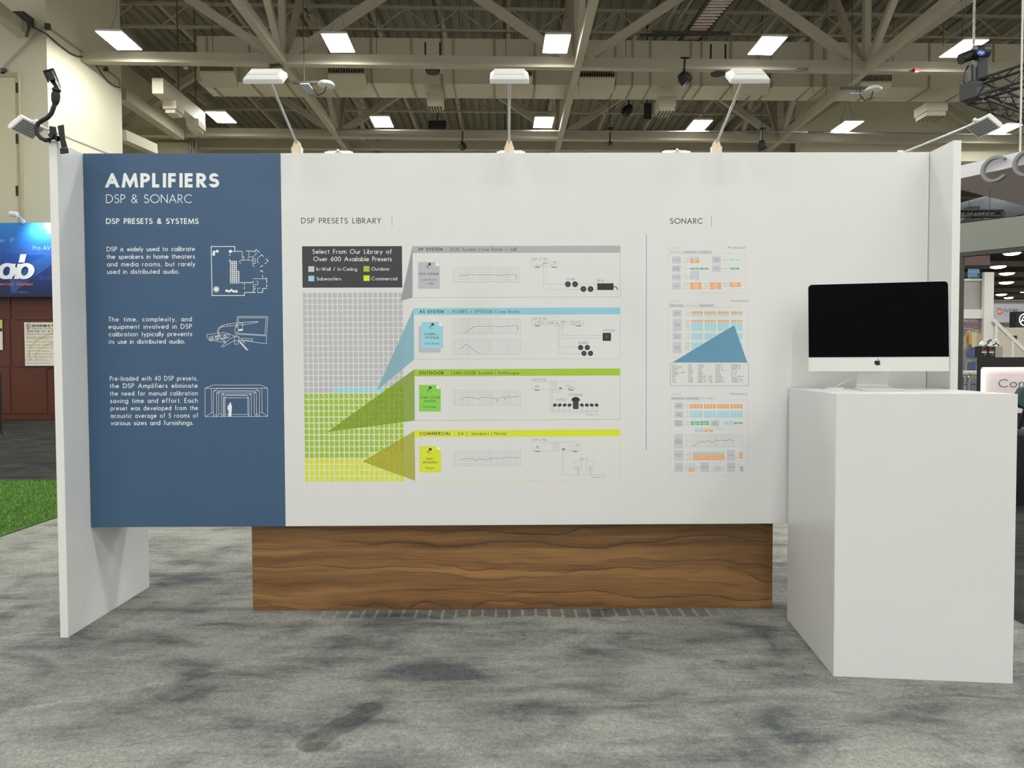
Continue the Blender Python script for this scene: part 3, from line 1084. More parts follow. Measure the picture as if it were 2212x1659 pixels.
c7 = crop(880, 910, 4.608)
card('lime headed card', c7, (72, 92, 2118, 81, 160), (595, 584), LIME, LIME, (' - IS4 C Speakers | Plaster', 120, 990, 138), ('COMMERCIAL', 434),
     {'r': (120, 246, 335, 510), 'logo': (202, 266), 't': (('IS4C', 188, 257, 385, .14), ('SPEAKERS', 150, 296, 421, .14), ('Plaster', 178, 268, 475, .11))},
     [(475, 300, 1128, 440, [(532, 388), (555, 377), (580, 372), (665, 374), (680, 388), (690, 397), (702, 382), (718, 375), (745, 378), (800, 385), (812, 378), (823, 360), (836, 375), (860, 373), (880, 361), (905, 370), (950, 369), (975, 355), (1005, 361), (1110, 361)])],
     {'t': (('DSP 2-750', 1243, 1387, 197), ('IS4 C', 1720, 1792, 386)), 'box': (1245, 209, 1717, 295), 'feet': (1268, 1645),
      'wires': ([(1547, 290), (1547, 535), (1967, 535)],)}, ex4)

# --- three settings screens and the preset list
SM = [GREYL, GREYT, CHAR, LILAC, CYAN, ORANGE, TEAL, LETTER]
c8, c9, c10 = crop(1420, 450, 8.509), crop(1430, 640, 8.295), crop(1430, 840, 8.295)


def screen(c, nm, logos, tabs, fr, boxes, cells, labels):
    t = MB()
    t.m = 0
    lx, ly, lx1, sx, sy, sx1 = logos
    p = c(lx, ly)
    text(t, 'SONARC', p[0], p[1], 4.2, P, c(lx1, 0)[0], wt=0.09, k=1)
    t.m = 1
    p = c(sx, sy)
    text(t, 'SONANCE', p[0], p[1], 4.8, P, c(sx1, 0)[0], wt=0.12, k=1)
    for a, b, s in ((-32, -40, 20), (-45, -22, 9), (-54, -12, 5)):
        crect(t, c, sx + a, sy + b, sx + a + s, sy + b + s, 1)
    t.m = 0
    cframe(t, c, *fr, 0.28, 0)
    for (x0, y0, x1, y1, s, on_) in tabs:
        t.m = 7 if on_ else 0
        if on_:
            t.m = 0
            cframe(t, c, x0, y0, x1, y1, 0.28, 0)
        else:
            t.m = 3
            crect(t, c, x0, y0, x1, y1, 1)
        t.m = 1
        p = c(x0 + (x1 - x0) * .14, y1 - 22)
        text(t, s, p[0], p[1], 2.6, P, c(x1 - (x1 - x0) * .14, 0)[0], wt=0.15, k=2)
    for x0, y0, x1, y1, ss in boxes:
        t.m = 3
        crect(t, c, x0, y0, x1, y1, 1)
        t.m = 1
        n = len(ss)
        for j, s in enumerate(ss):
            w = min((x1 - x0) * .92, len(s) * 17)
            cx, cy = (x0 + x1) / 2, (y0 + y1) / 2 + (j - (n - 1) / 2) * 30 + 11
            p = c(cx - w / 2, cy)
            text(t, s, p[0], p[1], 2.6, P, c(cx + w / 2, 0)[0], wt=0.15, k=2)
    for m, q in cells:
        t.m = m
        crect(t, c, *q, 1)
        x0, y0, x1, y1 = q
        if x1 - x0 > 30:
            t.m = 7
            cy, cx, w = (y0 + y1) / 2, (x0 + x1) / 2, (x1 - x0) * .24
            crect(t, c, cx - w, cy - 3, cx + w, cy + 3, 2)
    t.m = 0
    for x1, y, w in labels:
        crect(t, c, x1 - w, y - 4, x1, y + 4, 1)
    t.build('settings_screen', SM, panel).__setitem__('label', nm)


screen(c8, 'uppermost settings screen', (205, 750, 400, 1338, 748, 1615),
       [(205, 778, 470, 838, 'General Settings', True), (470, 775, 740, 838, 'In/Out Settings', False), (746, 775, 1008, 838, 'EQ Settings', False)], (200, 836, 1628, 1562),
       [(270, 882, 430, 1015, ('IP SETUP',)), (268, 1048, 430, 1170, ('BACKUP', 'RESTORE')), (270, 1206, 430, 1330, ('AUTO ON',)), (270, 1358, 430, 1495, ('INFO',)), (1005, 880, 1165, 1012, ('IP AMP', 'MODE')), (1005, 1040, 1163, 1167, ('PRINT',))],
       [(4, (606, 892, 763, 922)), (5, (606, 932, 765, 962)), (5, (606, 970, 763, 1004)), (4, (1340, 930, 1500, 962)), (6, (606, 1094, 763, 1126)), (6, (780, 1094, 937, 1126)), (6, (1340, 1090, 1504, 1124)), (4, (604, 1270, 763, 1303)),
        (3, (606, 1150, 763, 1266)), (5, (602, 1366, 808, 1400)), (5, (602, 1410, 808, 1440)), (5, (602, 1452, 808, 1482)), (5, (967, 1366, 1170, 1400)), (5, (967, 1410, 1170, 1440)), (5, (967, 1452, 1170, 1482)), (5, (1328, 1366, 1532, 1398)), (5, (1328, 1408, 1532, 1440))],
       [(588, 908, 42), (588, 948, 75), (588, 990, 105), (1320, 947, 130), (588, 1110, 75), (1320, 1108, 125), (578, 1247, 100), (578, 1288, 88), (580, 1387, 98), (580, 1427, 98), (580, 1468, 104), (940, 1387, 80), (940, 1427, 90), (940, 1468, 104), (1310, 1386, 112), (1310, 1424, 92)])

cl, lb = [], []
for x in (530, 768, 1004, 1241):
    for dx in (0, 103):
        cl += [(5, (x + dx, 274, x + dx + 92, 309)), (4, (x + dx, 317, x + dx + 92, 348)), (5, (x + dx, 426, x + dx + 92, 459))]
        cl += [(4, (x + dx, y, x + dx + 92, y + 34)) for y in (468, 506, 545, 664, 702, 740, 824, 862, 900, 938, 976)]
    cl += [(4, (x, 583, x + 194, 614))]
for y, w in ((295, 80), (333, 90), (446, 90), (486, 85), (523, 78), (561, 92), (600, 88), (684, 62), (720, 62), (759, 102), (842, 98), (880, 104), (917, 115), (957, 88)):
    lb.append((508, y, w))
screen(c9, 'middle settings screen', (128, 108, 325, 1273, 106, 1555),
       [(120, 136, 394, 200, 'General Settings', False), (394, 130, 662, 200, 'In/Out Settings', True), (662, 136, 940, 200, 'EQ Settings', False)], (120, 190, 1558, 1095),
       [(192, 243, 355, 368, ('INPUT', 'SETUP')), (192, 400, 355, 628, ('OUTPUT', 'SETUP')), (190, 656, 352, 782, ('OUTPUT', 'SOURCE')), (190, 816, 352, 1022, ('OUTPUT', 'VOLUME'))], cl, lb)
t = MB()
area(t, [c9(*q) for q in ((185, 1186), (1530, 1186), (1305, 550), (1297, 533), (1280, 530), (1262, 536))], P, 3)
tag(t.build('callout_wedge', W_NAVY, panel), label='steel blue callout wedge')

t = MB()
rr = []
for cx, cy, a0 in ((185, 1220, 180), (1516, 1220, 270), (1516, 1570, 0), (185, 1570, 90)):
    rr += [(cx + 36 * math.cos(math.radians(a0 + 15 * j)), cy + 36 * math.sin(math.radians(a0 + 15 * j))) for j in range(7)]
sketch(t, c9, [rr + [rr[0]]], 0.9, 2)
t.m = 1
for x, ss in ((182, 'FLAT|DOS SYSTEM|AS38RS|BPS6|AS38RS + BPS8|AS68RS|BPS8|ISO|ISW|OMNI'), (465, 'iSW|VP38|VP48|VP62R|VP68R|VP66|VP68|VP82R|VP86R|VP88R'), (640, 'VP66TL|VP66RTL|VP86|VP88|VP88R|VP86R|VP66R SST + SUR|VP68 SST + SUR|VP86R SST + SUR|VP88R SST + SUR'),
              (955, 'VP6.5XT|VP61R XT|VP65S XT|VP65R SST XT|VP85W|VP85RW|VP10SUB|VP10SUB NC|SONARRAY|MARINER 52'), (1241, 'MARINER 62|MARINER 82|AS68RS OR|IS4 LR|IS4 HF|IS4 W|DOS SYSTEM LR|VP68RCustom|SONARRAY SUB|SONARRAY + 2')):
    for j, s in enumerate(ss.split('|')):
        p = c9(x, 1242 + 33.6 * j)
        text(t, s, p[0], p[1], 2.5, P, c9(x + 17.2 * len(s), 0)[0], wt=0.14, k=1)
p = c9(1214, 1410)
text(t, '✓', p[0], p[1], 2.4, P, None, wt=0.15, k=1)
t.build('preset_list', [STEELB, CHAR], panel)

cl, lb = [], []
for x in (510, 750, 988, 1228):
    for dx in (0, 111):
        cl += [(5, (x + dx, 277, x + dx + 101, 309)), (5, (x + dx, 316, x + dx + 101, 348)), (4, (x + dx, 404, x + dx + 101, 435)), (4, (x + dx, 444, x + dx + 101, 475)), (4, (x + dx, 483, x + dx + 101, 514))]
cl += [(6, (516, 580, 670, 611)), (6, (516, 619, 670, 648)), (6, (687, 578, 840, 611)), (6, (687, 619, 840, 648)), (4, (1120, 578, 1272, 608)), (4, (1120, 616, 1272, 647)), (6, (1287, 597, 1441, 628)), (4, (586, 737, 740, 769)), (5, (760, 737, 914, 769))]
for j in range(10):
    x = 555 + 57.2 * j
    cl += [(4, (x, 1127, x + 48, 1161)), (5, (x, 1167, x + 48, 1198)), (5, (x, 1205, x + 48, 1236)), (5, (x, 1243, x + 48, 1275))]
for y in (1130, 1170, 1210):
    cl += [(5, (1393, y, 1442, y + 33))]
for x in (478, 535):
    cl += [(4, (x, 1372, x + 47, 1404)), (5, (x, 1411, x + 47, 1444)), (5, (x, 1452, x + 47, 1484))]
for x in (948, 1005):
    cl += [(4, (x, 1372, x + 48, 1402)), (5, (x, 1410, x + 48, 1442)), (4, (x, 1450, x + 48, 1482))]
for y, w in ((295, 88), (335, 68), (412, 68), (461, 48), (500, 55), (597, 62), (636, 84)):
    lb.append((494, y, w))
lb += [(535, 1143, 80), (535, 1182, 115), (535, 1222, 52), (535, 1263, 110), (465, 1389, 50), (465, 1429, 65), (463, 1468, 30), (648, 1389, 52), (655, 1429, 58), (620, 1468, 26), (936, 1387, 62), (936, 1427, 66), (936, 1467, 64), (1126, 1387, 62), (1130, 1427, 66), (1128, 1467, 64),
       (1098, 594, 30), (1098, 632, 10), (730, 718, 140), (908, 718, 142), (1080, 718, 126), (1384, 1150, 32), (1384, 1189, 24), (1384, 1228, 42), (1400, 1400, 45)]
screen(c10, 'lowest settings screen', (162, 114, 345, 1265, 114, 1530),
       [(157, 145, 410, 203, 'General Settings', False), (416, 145, 679, 203, 'In/Out Settings', False), (679, 145, 943, 203, 'EQ Settings', True)], (155, 200, 1535, 1558),
       [(220, 243, 382, 364, ('ASSIGN', 'PRESET')), (222, 398, 382, 522, ('TEST', 'SIGNAL')), (218, 557, 380, 678, ('IMPORT', 'EXPORT', 'PRESET')), (875, 557, 1027, 676, ('COPY', 'PRESET')), (218, 808, 378, 1068, ('OUTPUT', 'FREQUENCY', 'RESPONSE')),
        (218, 1097, 382, 1288, ('PARAMETRIC', 'EQ')), (1158, 1095, 1310, 1283, ('DELAY',)), (218, 1318, 380, 1490, ('TILT', 'CONTROL')), (688, 1318, 845, 1488, ('CROSSOVER',)), (1158, 1317, 1311, 1488, ('LIMITER',)), (1395, 1390, 1470, 1482, ())], cl, lb)
t = MB()
chart(t, c10, 430, 822, 1445, 1037, [(555, 1037), (600, 1000), (650, 965), (700, 940), (735, 940), (757, 968), (785, 935), (860, 940), (895, 955), (930, 952), (965, 910), (985, 930), (1015, 932), (1055, 912), (1090, 925), (1170, 924), (1205, 905), (1250, 922), (1300, 926)], 0)
t.m = 0
sketch(t, c10, [[(455, 1335), (600, 1358)], [(455, 1358), (600, 1335)], [(965, 1325), (1000, 1358), (1035, 1330), (1085, 1325)]], 0.4, 2)
t.m = 2
for j in range(4):
    crect(t, c10, 1412, 1396 + 21 * j, 1438, 1403 + 21 * j, 2)
t.build('response_chart', CM, panel)
# ------------------------------------------------------------------ white counter and computer
CYAW = -math.radians(6.3)
ctr = thing('counter', 'tall white pedestal counter standing against the right end of the exhibit wall', 'counter', (1.296, 2.685, 0), CYAW)
W_, Dp, Hh = 0.668, 0.622, 1.1265
t = MB().box(0.0015, W_ - 0.0015, 0.02, Dp, 0, Hh - 0.012)
t.build('body', WHITE, ctr, local=True)
MB().box(0.0012, W_, 0, 0.0195, 0, Hh - 0.0015).build('front_panel', WHITE, ctr, local=True, bev=0.001)
MB().box(0.0, 0.0012, 0.0012, Dp, 0, Hh - 0.0015).build('side_panel', WHITE, ctr, local=True)
top = MB().box(0, W_, 0.0, Dp, Hh - 0.0012, Hh).build('countertop', WHITE, ctr, local=True)
g = MB().lathe([(0.040, Hh), (0.040, Hh + 0.006), (0.036, Hh + 0.008), (0.018, Hh + 0.008)], (0.170, 0.50, 0), 24)
g.build('cable_grommet', EDGE, top, local=True, smooth=False)

GLASS = mat('black_screen_glass', (5, 5, 8), 0.12, spec=0.06, var=0.0)
SILVER = mat('computer_aluminium', (222, 223, 219), 0.38, metal=0.35, var=0.0)
pc = thing('computer', 'silver all-in-one desktop computer with a black screen on the white counter', 'computer', (1.6585, 3.055, Hh + .0008), -math.radians(12.9))
w2 = 0.2885
tilt = math.radians(4)
z0, zc, z1 = 0.083, 0.147, 0.480
S = lambda x, y, z: (x, y + (z - z0) * math.tan(tilt), z)


def rounded(x0, x1, za, zb, r, y, top_only=True):
    pts = [S(x0, y, za), S(x1, y, za)]
    for cx, a0 in ((x1 - r, 0), (x0 + r, 90)):
        pts += [S(cx + r * math.cos(math.radians(a0 + 15 * j)), y, zb - r + r * math.sin(math.radians(a0 + 15 * j))) for j in range(7)]
    return pts


t = MB().hexa(rounded(-w2, w2, z0, z1, 0.016, 0.0), rounded(-w2, w2, z0, z1, 0.016, 0.006))
t.hexa(rounded(-w2, w2, z0, z1, 0.016, 0.006), rounded(-w2 * .55, w2 * .55, z0 + .06, z1 - .06, 0.016, 0.042))
t.build('housing', SILVER, pc, local=True)
scr = MB().hexa(rounded(-w2 + .001, w2 - .001, zc, z1 - .001, 0.016, -0.0022), rounded(-w2 + .001, w2 - .001, zc, z1 - .001, 0.016, -0.0002)).build('screen', GLASS, pc, local=True)
MB().lathe([(0.0022, -0.0030), (0.0022, -0.0022)], S(0.0, 0.0, z1 - .012), 12, 1).build('webcam', mat('dark_lens', (60, 62, 70), 0.2, var=0), scr, local=True)
# bitten fruit emblem on the chin
FR = [(0, .30), (.12, .36), (.27, .36), (.40, .29), (.34, .22), (.30, .10), (.33, -.02), (.43, -.12), (.37, -.27), (.27, -.42), (.15, -.47), (.02, -.43), (-.12, -.46), (-.26, -.40), (-.38, -.22), (-.43, 0), (-.40, .20), (-.28, .34), (-.12, .36)]
LEAF = [(.01, .42), (.03, .54), (.12, .64), (.20, .67), (.19, .56), (.12, .46)]
t = MB()
for pts in (FR, LEAF):
    q = [S(x * .0295, -0.0009, .1215 + y * .0265) for x, y in pts[::-1]]
    t.hexa(q, [(a, b + .0008, c) for a, b, c in q])
t.build('fruit_emblem', mat('emblem_black', (18, 18, 18), 0.3, var=0), pc, local=True)
# bent sheet foot: plate on the counter, curve, leaning neck
prof = [(-0.115, 0.003), (0.062, 0.003)] + [(0.062 + 0.018 * math.sin(a * PI / 16), 0.021 - 0.018 * math.cos(a * PI / 16)) for a in range(1, 11)] + [(0.062, 0.070), (0.034, 0.20)]
t = MB()
L, R = ribbon(prof, 0.0055)
for k in range(len(prof) - 1):
    ws = [0.088 if q < 2 else max(0.066, 0.082 - 0.002 * q) for q in (k, k + 1)]
    a = [(-ws[0], *L[k]), (ws[0], *L[k]), (ws[0], *R[k]), (-ws[0], *R[k])]
    b = [(-ws[1], *L[k + 1]), (ws[1], *L[k + 1]), (ws[1], *R[k + 1]), (-ws[1], *R[k + 1])]
    t.hexa(a, b)
t.build('stand', mat('stand_aluminium', (224, 225, 222), 0.3, metal=0.25, var=0), pc, local=True)
gp = (Matrix.Rotation(-pc.rotation_euler.z, 3, 'Z') @ (Matrix.Rotation(CYAW, 3, 'Z') @ Vector((0.170, 0.50, 0)) + Vector((1.296, 2.685, 0)) - Vector((1.6585, 3.055, 0))))
MB().tube([(-0.01, 0.072, 0.105), (-0.05, 0.085, 0.088), (gp.x * .5, 0.085 + (gp.y - .085) * .5, 0.055), (gp.x * .85, gp.y * .9, 0.024), (gp.x, gp.y, 0.006)], 0.0028, 8).build('power_cable', EDGE, pc, local=True, smooth=True)

# ------------------------------------------------------------------ clip-on arm lights along the top edge
LAMPW = mat('lamp_white', (238, 238, 234), 0.35, var=0)
LAMPS = mat('lamp_stem_satin', (206, 206, 203), 0.35, metal=0.35, var=0)
BRKT = mat('bracket_birch', (233, 212, 182), 0.5, var=0.03)
LED = mat('unlit_led_board', (150, 151, 150), 0.4, var=0)
DOT = mat('led_dot', (98, 98, 96), 0.4, var=0)


def arm_light():
    r = thing('arm_light', '', 'arm light', (0, 0, zT))
    b = MB()
    out = [(-.023, 0), (-.021, .05), (-.012, .078), (0, .088), (.012, .078), (.021, .05), (.023, 0)]
    b.hexa([(x, -.014, z) for x, z in out], [(x, .014, z) for x, z in out])
    b.build('bracket', BRKT, r, local=True, bev=0.002)
    for x in (-.0245, .0225):
        MB().box(x, x + .002, -.015, .015, 0, .052).build('bracket_edge', LAMPW, r, local=True)
    MB().tube([(0, -.004, .07), (0, -.388, .224)], 0.0062, 10).build('stem', LAMPS, r, local=True, smooth=True)
    M = Matrix.Translation((0, -.437, .213)) @ Matrix.Rotation(math.radians(39), 4, 'X')
    h = MB()
    w, d = 0.083, 0.046
    q = lambda a, b_, z: [(-a, -b_, z), (a, -b_, z), (a, b_, z), (-a, b_, z)]
    h.hexa(q(w, d, -.014), q(w, d, .004))
    h.hexa(q(w, d, .004), q(w - .016, d - .012, .019))
    hd_ = h.xf(M).build('lamp_head', LAMPW, r, local=True, bev=0.002)
    f = MB()
    for j in range(5):
        y = -d + .014 + j * .0165
        f.box(-w + .018, w - .018, y, y + .005, .018, .0225)
    f.xf(M).build('heat_fin', LAMPW, hd_, local=True)
    l = MB().box(-w + .008, w - .008, -d + .008, d - .008, -.0155, -.0142).xf(M).build('led_board', LED, hd_, local=True)
    e = MB()
    for i in range(9):
        for j in range(5):
            x, y = -w + .018 + i * .0165, -d + .015 + j * .0155
            e.box(x - .004, x + .004, y - .003, y + .003, -.0168, -.0156)
    e.xf(M).build('led_dot', DOT, l, local=True)['kind'] = 'stuff'
    k = MB().lathe([(.009, -.022), (.009, .022)], (0, .044, -.006), 12, 0)
    k.box(-.006, .006, .038, .066, -.016, -.002)
    k.xf(M).build('knuckle', LAMPW, r, local=True)
    return r


al = arm_light()
spots = [(on(1, 642, 320, 3.40).x, 3.40, 0, 'white arm light leaning out over the blue and white join of the exhibit wall'),
         (on(1, 1100, 320, 3.40).x, 3.40, 0, 'white arm light standing at the middle of the exhibit wall top edge'),
         (on(1, 1547, 320, 3.40).x, 3.40, 0, 'white arm light above the right-hand heading of the exhibit wall'),
         (on(1, 720, 326, 3.95).x, 3.675, PI, 'white arm light on the far side, flat head peeking over near the blue section'),
         (on(1, 1104, 328, 3.95).x, 3.675, PI, 'white arm light on the far side, half hidden behind the middle arm light bracket'),
         (on(1, 1473, 328, 3.95).x, 3.675, PI, 'white arm light on the far side, flat head peeking over near the right heading'),
         (xL - .002, 3.57, -PI / 2, 'white arm light reaching out left from the left fin, unlit diode face showing'),
         (xR + .002, 3.57, PI / 2, 'white arm light reaching out right from the right fin, unlit diode face showing')]
for j, (x, y, rz, lab) in enumerate(spots):
    o = al if j == 0 else copy_tree(al)
    o.location = (x, y, zT if rz != PI else zT - .003)
    o.rotation_euler = (0, 0, rz)
    o['label'] = lab
    o['group'] = 'arm lights clipped to the exhibit wall'

# ------------------------------------------------------------------ gooseneck clamp and action camera on the left fin
GY = 3.118
gq = lambda x, y, dy=0.0: on(1, x, y, GY + dy)
RUB = mat('black_rubber', (30, 30, 31), 0.6, var=0.05)
gn = thing('gooseneck_clamp', 'black spring clamp with curved gooseneck gripping the top of the left fin', 'clamp', gq(128, 300))
t = MB()
o1 = [(124, 272), (138, 269), (141, 300), (146, 318), (133, 320), (129, 300)]
t.hexa([gq(x, y, -.022) for x, y in o1], [gq(x, y, .022) for x, y in o1])
t.build('clamp_handle', BLACK, gn, bev=.002)
t = MB()
o1 = [(106, 272), (121, 274), (124, 300), (112, 303), (108, 300)]
t.hexa([gq(x, y, -.018) for x, y in o1], [gq(x, y, .018) for x, y in o1])
t.build('clamp_jaw', BLACK, gn, bev=.002)
t = MB()
o1 = [(129, 320), (147, 319), (149, 331), (130, 333)]
t.hexa([gq(x, y, -.024) for x, y in o1], [gq(x, y, .012) for x, y in o1])
t.build('clamp_pad', RUB, gn, bev=.003)
t = MB()
t.lathe([(.012, -.026), (.012, .026)], gq(118, 296), 14, 1)
t.build('pivot', BLACK, gn, smooth=False)
cv = [(108, 302), (98, 303), (88, 298), (80, 288), (78, 276), (83, 266), (92, 260), (103, 254), (111, 245), (115, 234), (119, 224)]
t = MB().tube([gq(x, y) for x, y in cv], .0092, 12)
gk = t.build('gooseneck', RUB, gn, smooth=True)
for k in range(len(cv) - 1):
    pass
t = MB()
a, b = gq(119, 226), gq(121, 200)
t.tube([a, a.lerp(b, .3), a.lerp(b, .7), b], [.010, .016, .018, .016], 14)
t.build('grip_knob', RUB, gn)
t = MB()
t.tube([gq(121.5, 200), gq(122, 196.5), gq(122, 192.5), gq(122.5, 188)], [.008, .018, .018, .007], 16)
t.build('mount_disc', BLACK, gn)

ac = thing('action_camera', 'small black action camera in a clear case, tipped forward on the gooseneck', 'camera', gq(120, 186))
CLEAR = mat('smoky_case', (150, 152, 152), 0.12, var=0, spec=0.8)
t = MB()
o1 = [(96, 154), (110, 150), (119, 171), (105, 175)]
t.hexa([gq(x, y, -.03) for x, y in o1], [gq(x, y, .03) for x, y in o1])
t.build('body', BLACK, ac, bev=.002)
t = MB()
t.bar(gq(94, 154, -.032), gq(115, 148.5, -.032), .005, .005)
t.bar(gq(115, 148.5, -.032), gq(126, 176, -.032), .005, .005)
t.bar(gq(94, 154, -.032), gq(105, 178, -.032), .005, .005)
t.bar(gq(94, 154, .032), gq(115, 148.5, .032), .005, .005)
t.bar(gq(115, 148.5, .032), gq(126, 176, .032), .005, .005)
t.build('case_frame', BLACK, ac)
t = MB()
o1 = [(110, 152), (116, 150), (126, 172), (120, 175)]
t.hexa([gq(x, y, -.028) for x, y in o1], [gq(x, y, .028) for x, y in o1])
t.build('clear_case', CLEAR, ac, bev=.002)
t = MB()
t.bar(gq(119, 164, -.033), gq(130, 189, -.033), .008, .006)
t.build('latch', CHROME, ac)
t = MB()
t.tube([gq(112, 172), gq(117, 180), gq(122.5, 189)], [.012, .009, .008], 10)
t.build('mount_arm', BLACK, ac)
# ------------------------------------------------------------------ floor
MARKS = [((676, 1604), (800, 1532), .058, .015, .85, .56), ((672, 1612), (722, 1612), .035, .015, .8, .58), ((800, 1530), (836, 1514), .04, .02, .6, .62),
         ((340, 1380), (425, 1392), .05, .05, .75, .6), ((225, 1390), (262, 1386), .03, .04, .6, .65), ((605, 1440), (690, 1446), .025, .03, .6, .65), ((170, 1525), (250, 1520), .05, .05, .45, .7),
         ((30, 1536), (330, 1480), .028, .022, .8, 1.22), ((330, 1480), (640, 1408), .024, .022, .8, 1.2), ((30, 1528), (330, 1488), .0035, .003, .8, .55), ((330, 1488), (560, 1438), .003, .003, .7, .6),
         ((60, 1650), (480, 1572), .02, .02, .6, 1.18), ((110, 1634), (420, 1588), .003, .003, .8, .5), ((420, 1588), (600, 1555), .003, .003, .6, .6), ((40, 1576), (480, 1520), .02, .02, .5, 1.15),
         ((1235, 1415), (1290, 1412), .055, .05, .8, .55), ((860, 1352), (1000, 1352), .05, .06, .5, .7), ((1000, 1355), (1120, 1345), .045, .05, .6, .65), ((1490, 1385), (1660, 1370), .06, .05, .8, .6), ((1650, 1375), (1665, 1395), .03, .03, .7, .55),
         ((1545, 1427), (1562, 1430), .02, .02, .8, .5), ((1570, 1420), (1640, 1400), .06, .05, .6, 1.2), ((1690, 1340), (1740, 1410), .03, .03, .6, 1.15), ((1095, 1490), (1300, 1478), .05, .06, .6, .62), ((1060, 1525), (1160, 1520), .05, .06, .6, .65),
         ((940, 1510), (960, 1495), .03, .03, .7, 1.2), ((1490, 1450), (1600, 1500), .07, .06, .55, .68), ((1550, 1550), (1680, 1640), .05, .03, .55, .68), ((1540, 1590), (1600, 1650), .03, .03, .5, 1.15), ((1590, 1465), (1640, 1470), .05, .05, .5, 1.15),
         ((1800, 1492), (1850, 1498), .02, .02, .7, .6), ((1910, 1510), (2080, 1502), .016, .02, .8, .58), ((2080, 1502), (2190, 1512), .018, .02, .8, .55), ((1930, 1535), (2120, 1560), .018, .02, .6, 1.2), ((1950, 1548), (2080, 1566), .03, .03, .6, .68),
         ((2020, 1588), (2070, 1610), .025, .02, .6, .65), ((1735, 1625), (1750, 1620), .025, .02, .6, .6), ((860, 1640), (1200, 1588), .09, .08, .5, .7), ((1160, 1600), (1420, 1580), .06, .06, .45, .72), ((1700, 1608), (1900, 1585), .003, .003, .7, .55),
         ((1480, 1605), (1600, 1590), .003, .003, .6, .6), ((1040, 1556), (1480, 1546), .02, .02, .5, 1.15), ((215, 1370), (340, 1300), .035, .03, .5, .7), ((480, 1335), (560, 1320), .03, .03, .4, .75)]
CARPA = carpet_mat('brushed_grey_carpet', (148, 149, 142), (126, 128, 123), (88, 91, 92), 0.10, (0, 0, 0), True, MARKS, True)
CARPB = carpet_mat('pale_streaked_carpet', (158, 157, 148), (138, 138, 131), (106, 108, 107), 0.05, (4.2, 1.3, 0), False)
AISLE = carpet_mat('dark_aisle_carpet', (66, 65, 60), (50, 50, 48), (38, 39, 39), 0.03, (1, 2, 0), False)
t = MB().box(-17, 46, -27, 150, -0.3, -0.014)
t.box(46.001, 120, 34, 150, -0.3, -0.014)
struct(t, 'floor', mat('pale_bounce_concrete', (160, 157, 150), 0.8, var=0.08, scale=0.8))  # unseen concrete, made pale to bounce light up onto the roof steel
tag(MB().box(-14, -3.0, 7.43, 16.18, -0.0139, -0.0122).build('aisle_carpet', AISLE, origin=(-8, 12, -0.0139)), 'dark charcoal aisle carpet beyond the green turf at left', 'carpet')
tag(MB().box(2.46, 14, -1.5, 16.8, -0.0139, -0.0122).build('aisle_carpet', AISLE, origin=(8, 8, -0.0139)), 'dark charcoal aisle carpet right of the white counter', 'carpet')
tag(MB().box(-3.70, 2.455, -3.2, 4.108, -0.0118, 0.0).build('booth_carpet', CARPA, origin=(0, 0, -0.0118)), 'grey brushed carpet under the exhibit wall and counter, front strip', 'carpet')
tag(MB().box(-3.70, 2.455, 4.112, 7.2, -0.0118, 0.0).build('booth_carpet', CARPB, origin=(0, 4.1, -0.0118)), 'paler streaked grey carpet strip lying behind the exhibit wall', 'carpet')

TURF = mat('turf_backing', (58, 92, 32), 0.9, var=0.25, scale=20)
turf = thing('artificial_turf', 'bright green artificial grass mat left of the exhibit wall', 'turf', (-6.4, 5.0, -0.0118))
MB().box(-9.2, -3.72, 2.2, 7.42, -0.0118, 0.002).build('backing', TURF, turf)
BLM, nt_, b_ = nodes('grass_blade')
oi = noise(nt_, mapped(nt_, (1, 1, 1)), 60, 2)
rp = ramp(nt_, [(0.3, lin(64, 106, 30)), (0.5, lin(98, 146, 48)), (0.72, lin(136, 178, 74))])
nt_.links.new(oi, rp.inputs[0])
nt_.links.new(rp.outputs[0], b_.inputs['Base Color'])
b_.inputs['Roughness'].default_value = 0.6
gb = MB()
rg = random.Random(3)
for k in range(30000):
    x, y = rg.uniform(-6.6, -3.73), rg.uniform(4.3, 7.41)
    a, h, l = rg.uniform(0, 2 * PI), rg.uniform(.018, .034), rg.uniform(0, .022)
    w = rg.uniform(.0035, .0065)
    dx, dy = math.cos(a), math.sin(a)
    b = rg.uniform(0, 2 * PI)
    tx, ty = x + l * math.cos(b), y + l * math.sin(b)
    gb.add([(x - dx * w, y - dy * w, 0), (x + dx * w, y + dy * w, 0), (tx, ty, h)], [(0, 1, 2)])
tag(gb.build('grass_blade', BLM, turf), kind='stuff')

# ------------------------------------------------------------------ hall shell
CREAM = mat('cream_wall_paint', (224, 219, 193), 0.7, var=0.03, scale=0.6)
BEAM = mat('beige_steel_paint', (182, 175, 154), 0.6, var=0.06, scale=2)
DECK = mat('grey_metal_deck', (138, 134, 120), 0.6, var=0.08, scale=1.5)
DUCTM = mat('beige_duct_paint', (200, 193, 170), 0.55, var=0.04, scale=1)
DARKB = mat('dark_brown_paint', (58, 52, 42), 0.7, var=0.05)
PIPE = mat('galvanised_pipe', (150, 148, 140), 0.5, metal=0.4, var=0.04)
DOORM = mat('cream_door_paint', (222, 214, 182), 0.55, var=0.02)
ZD = 12.35

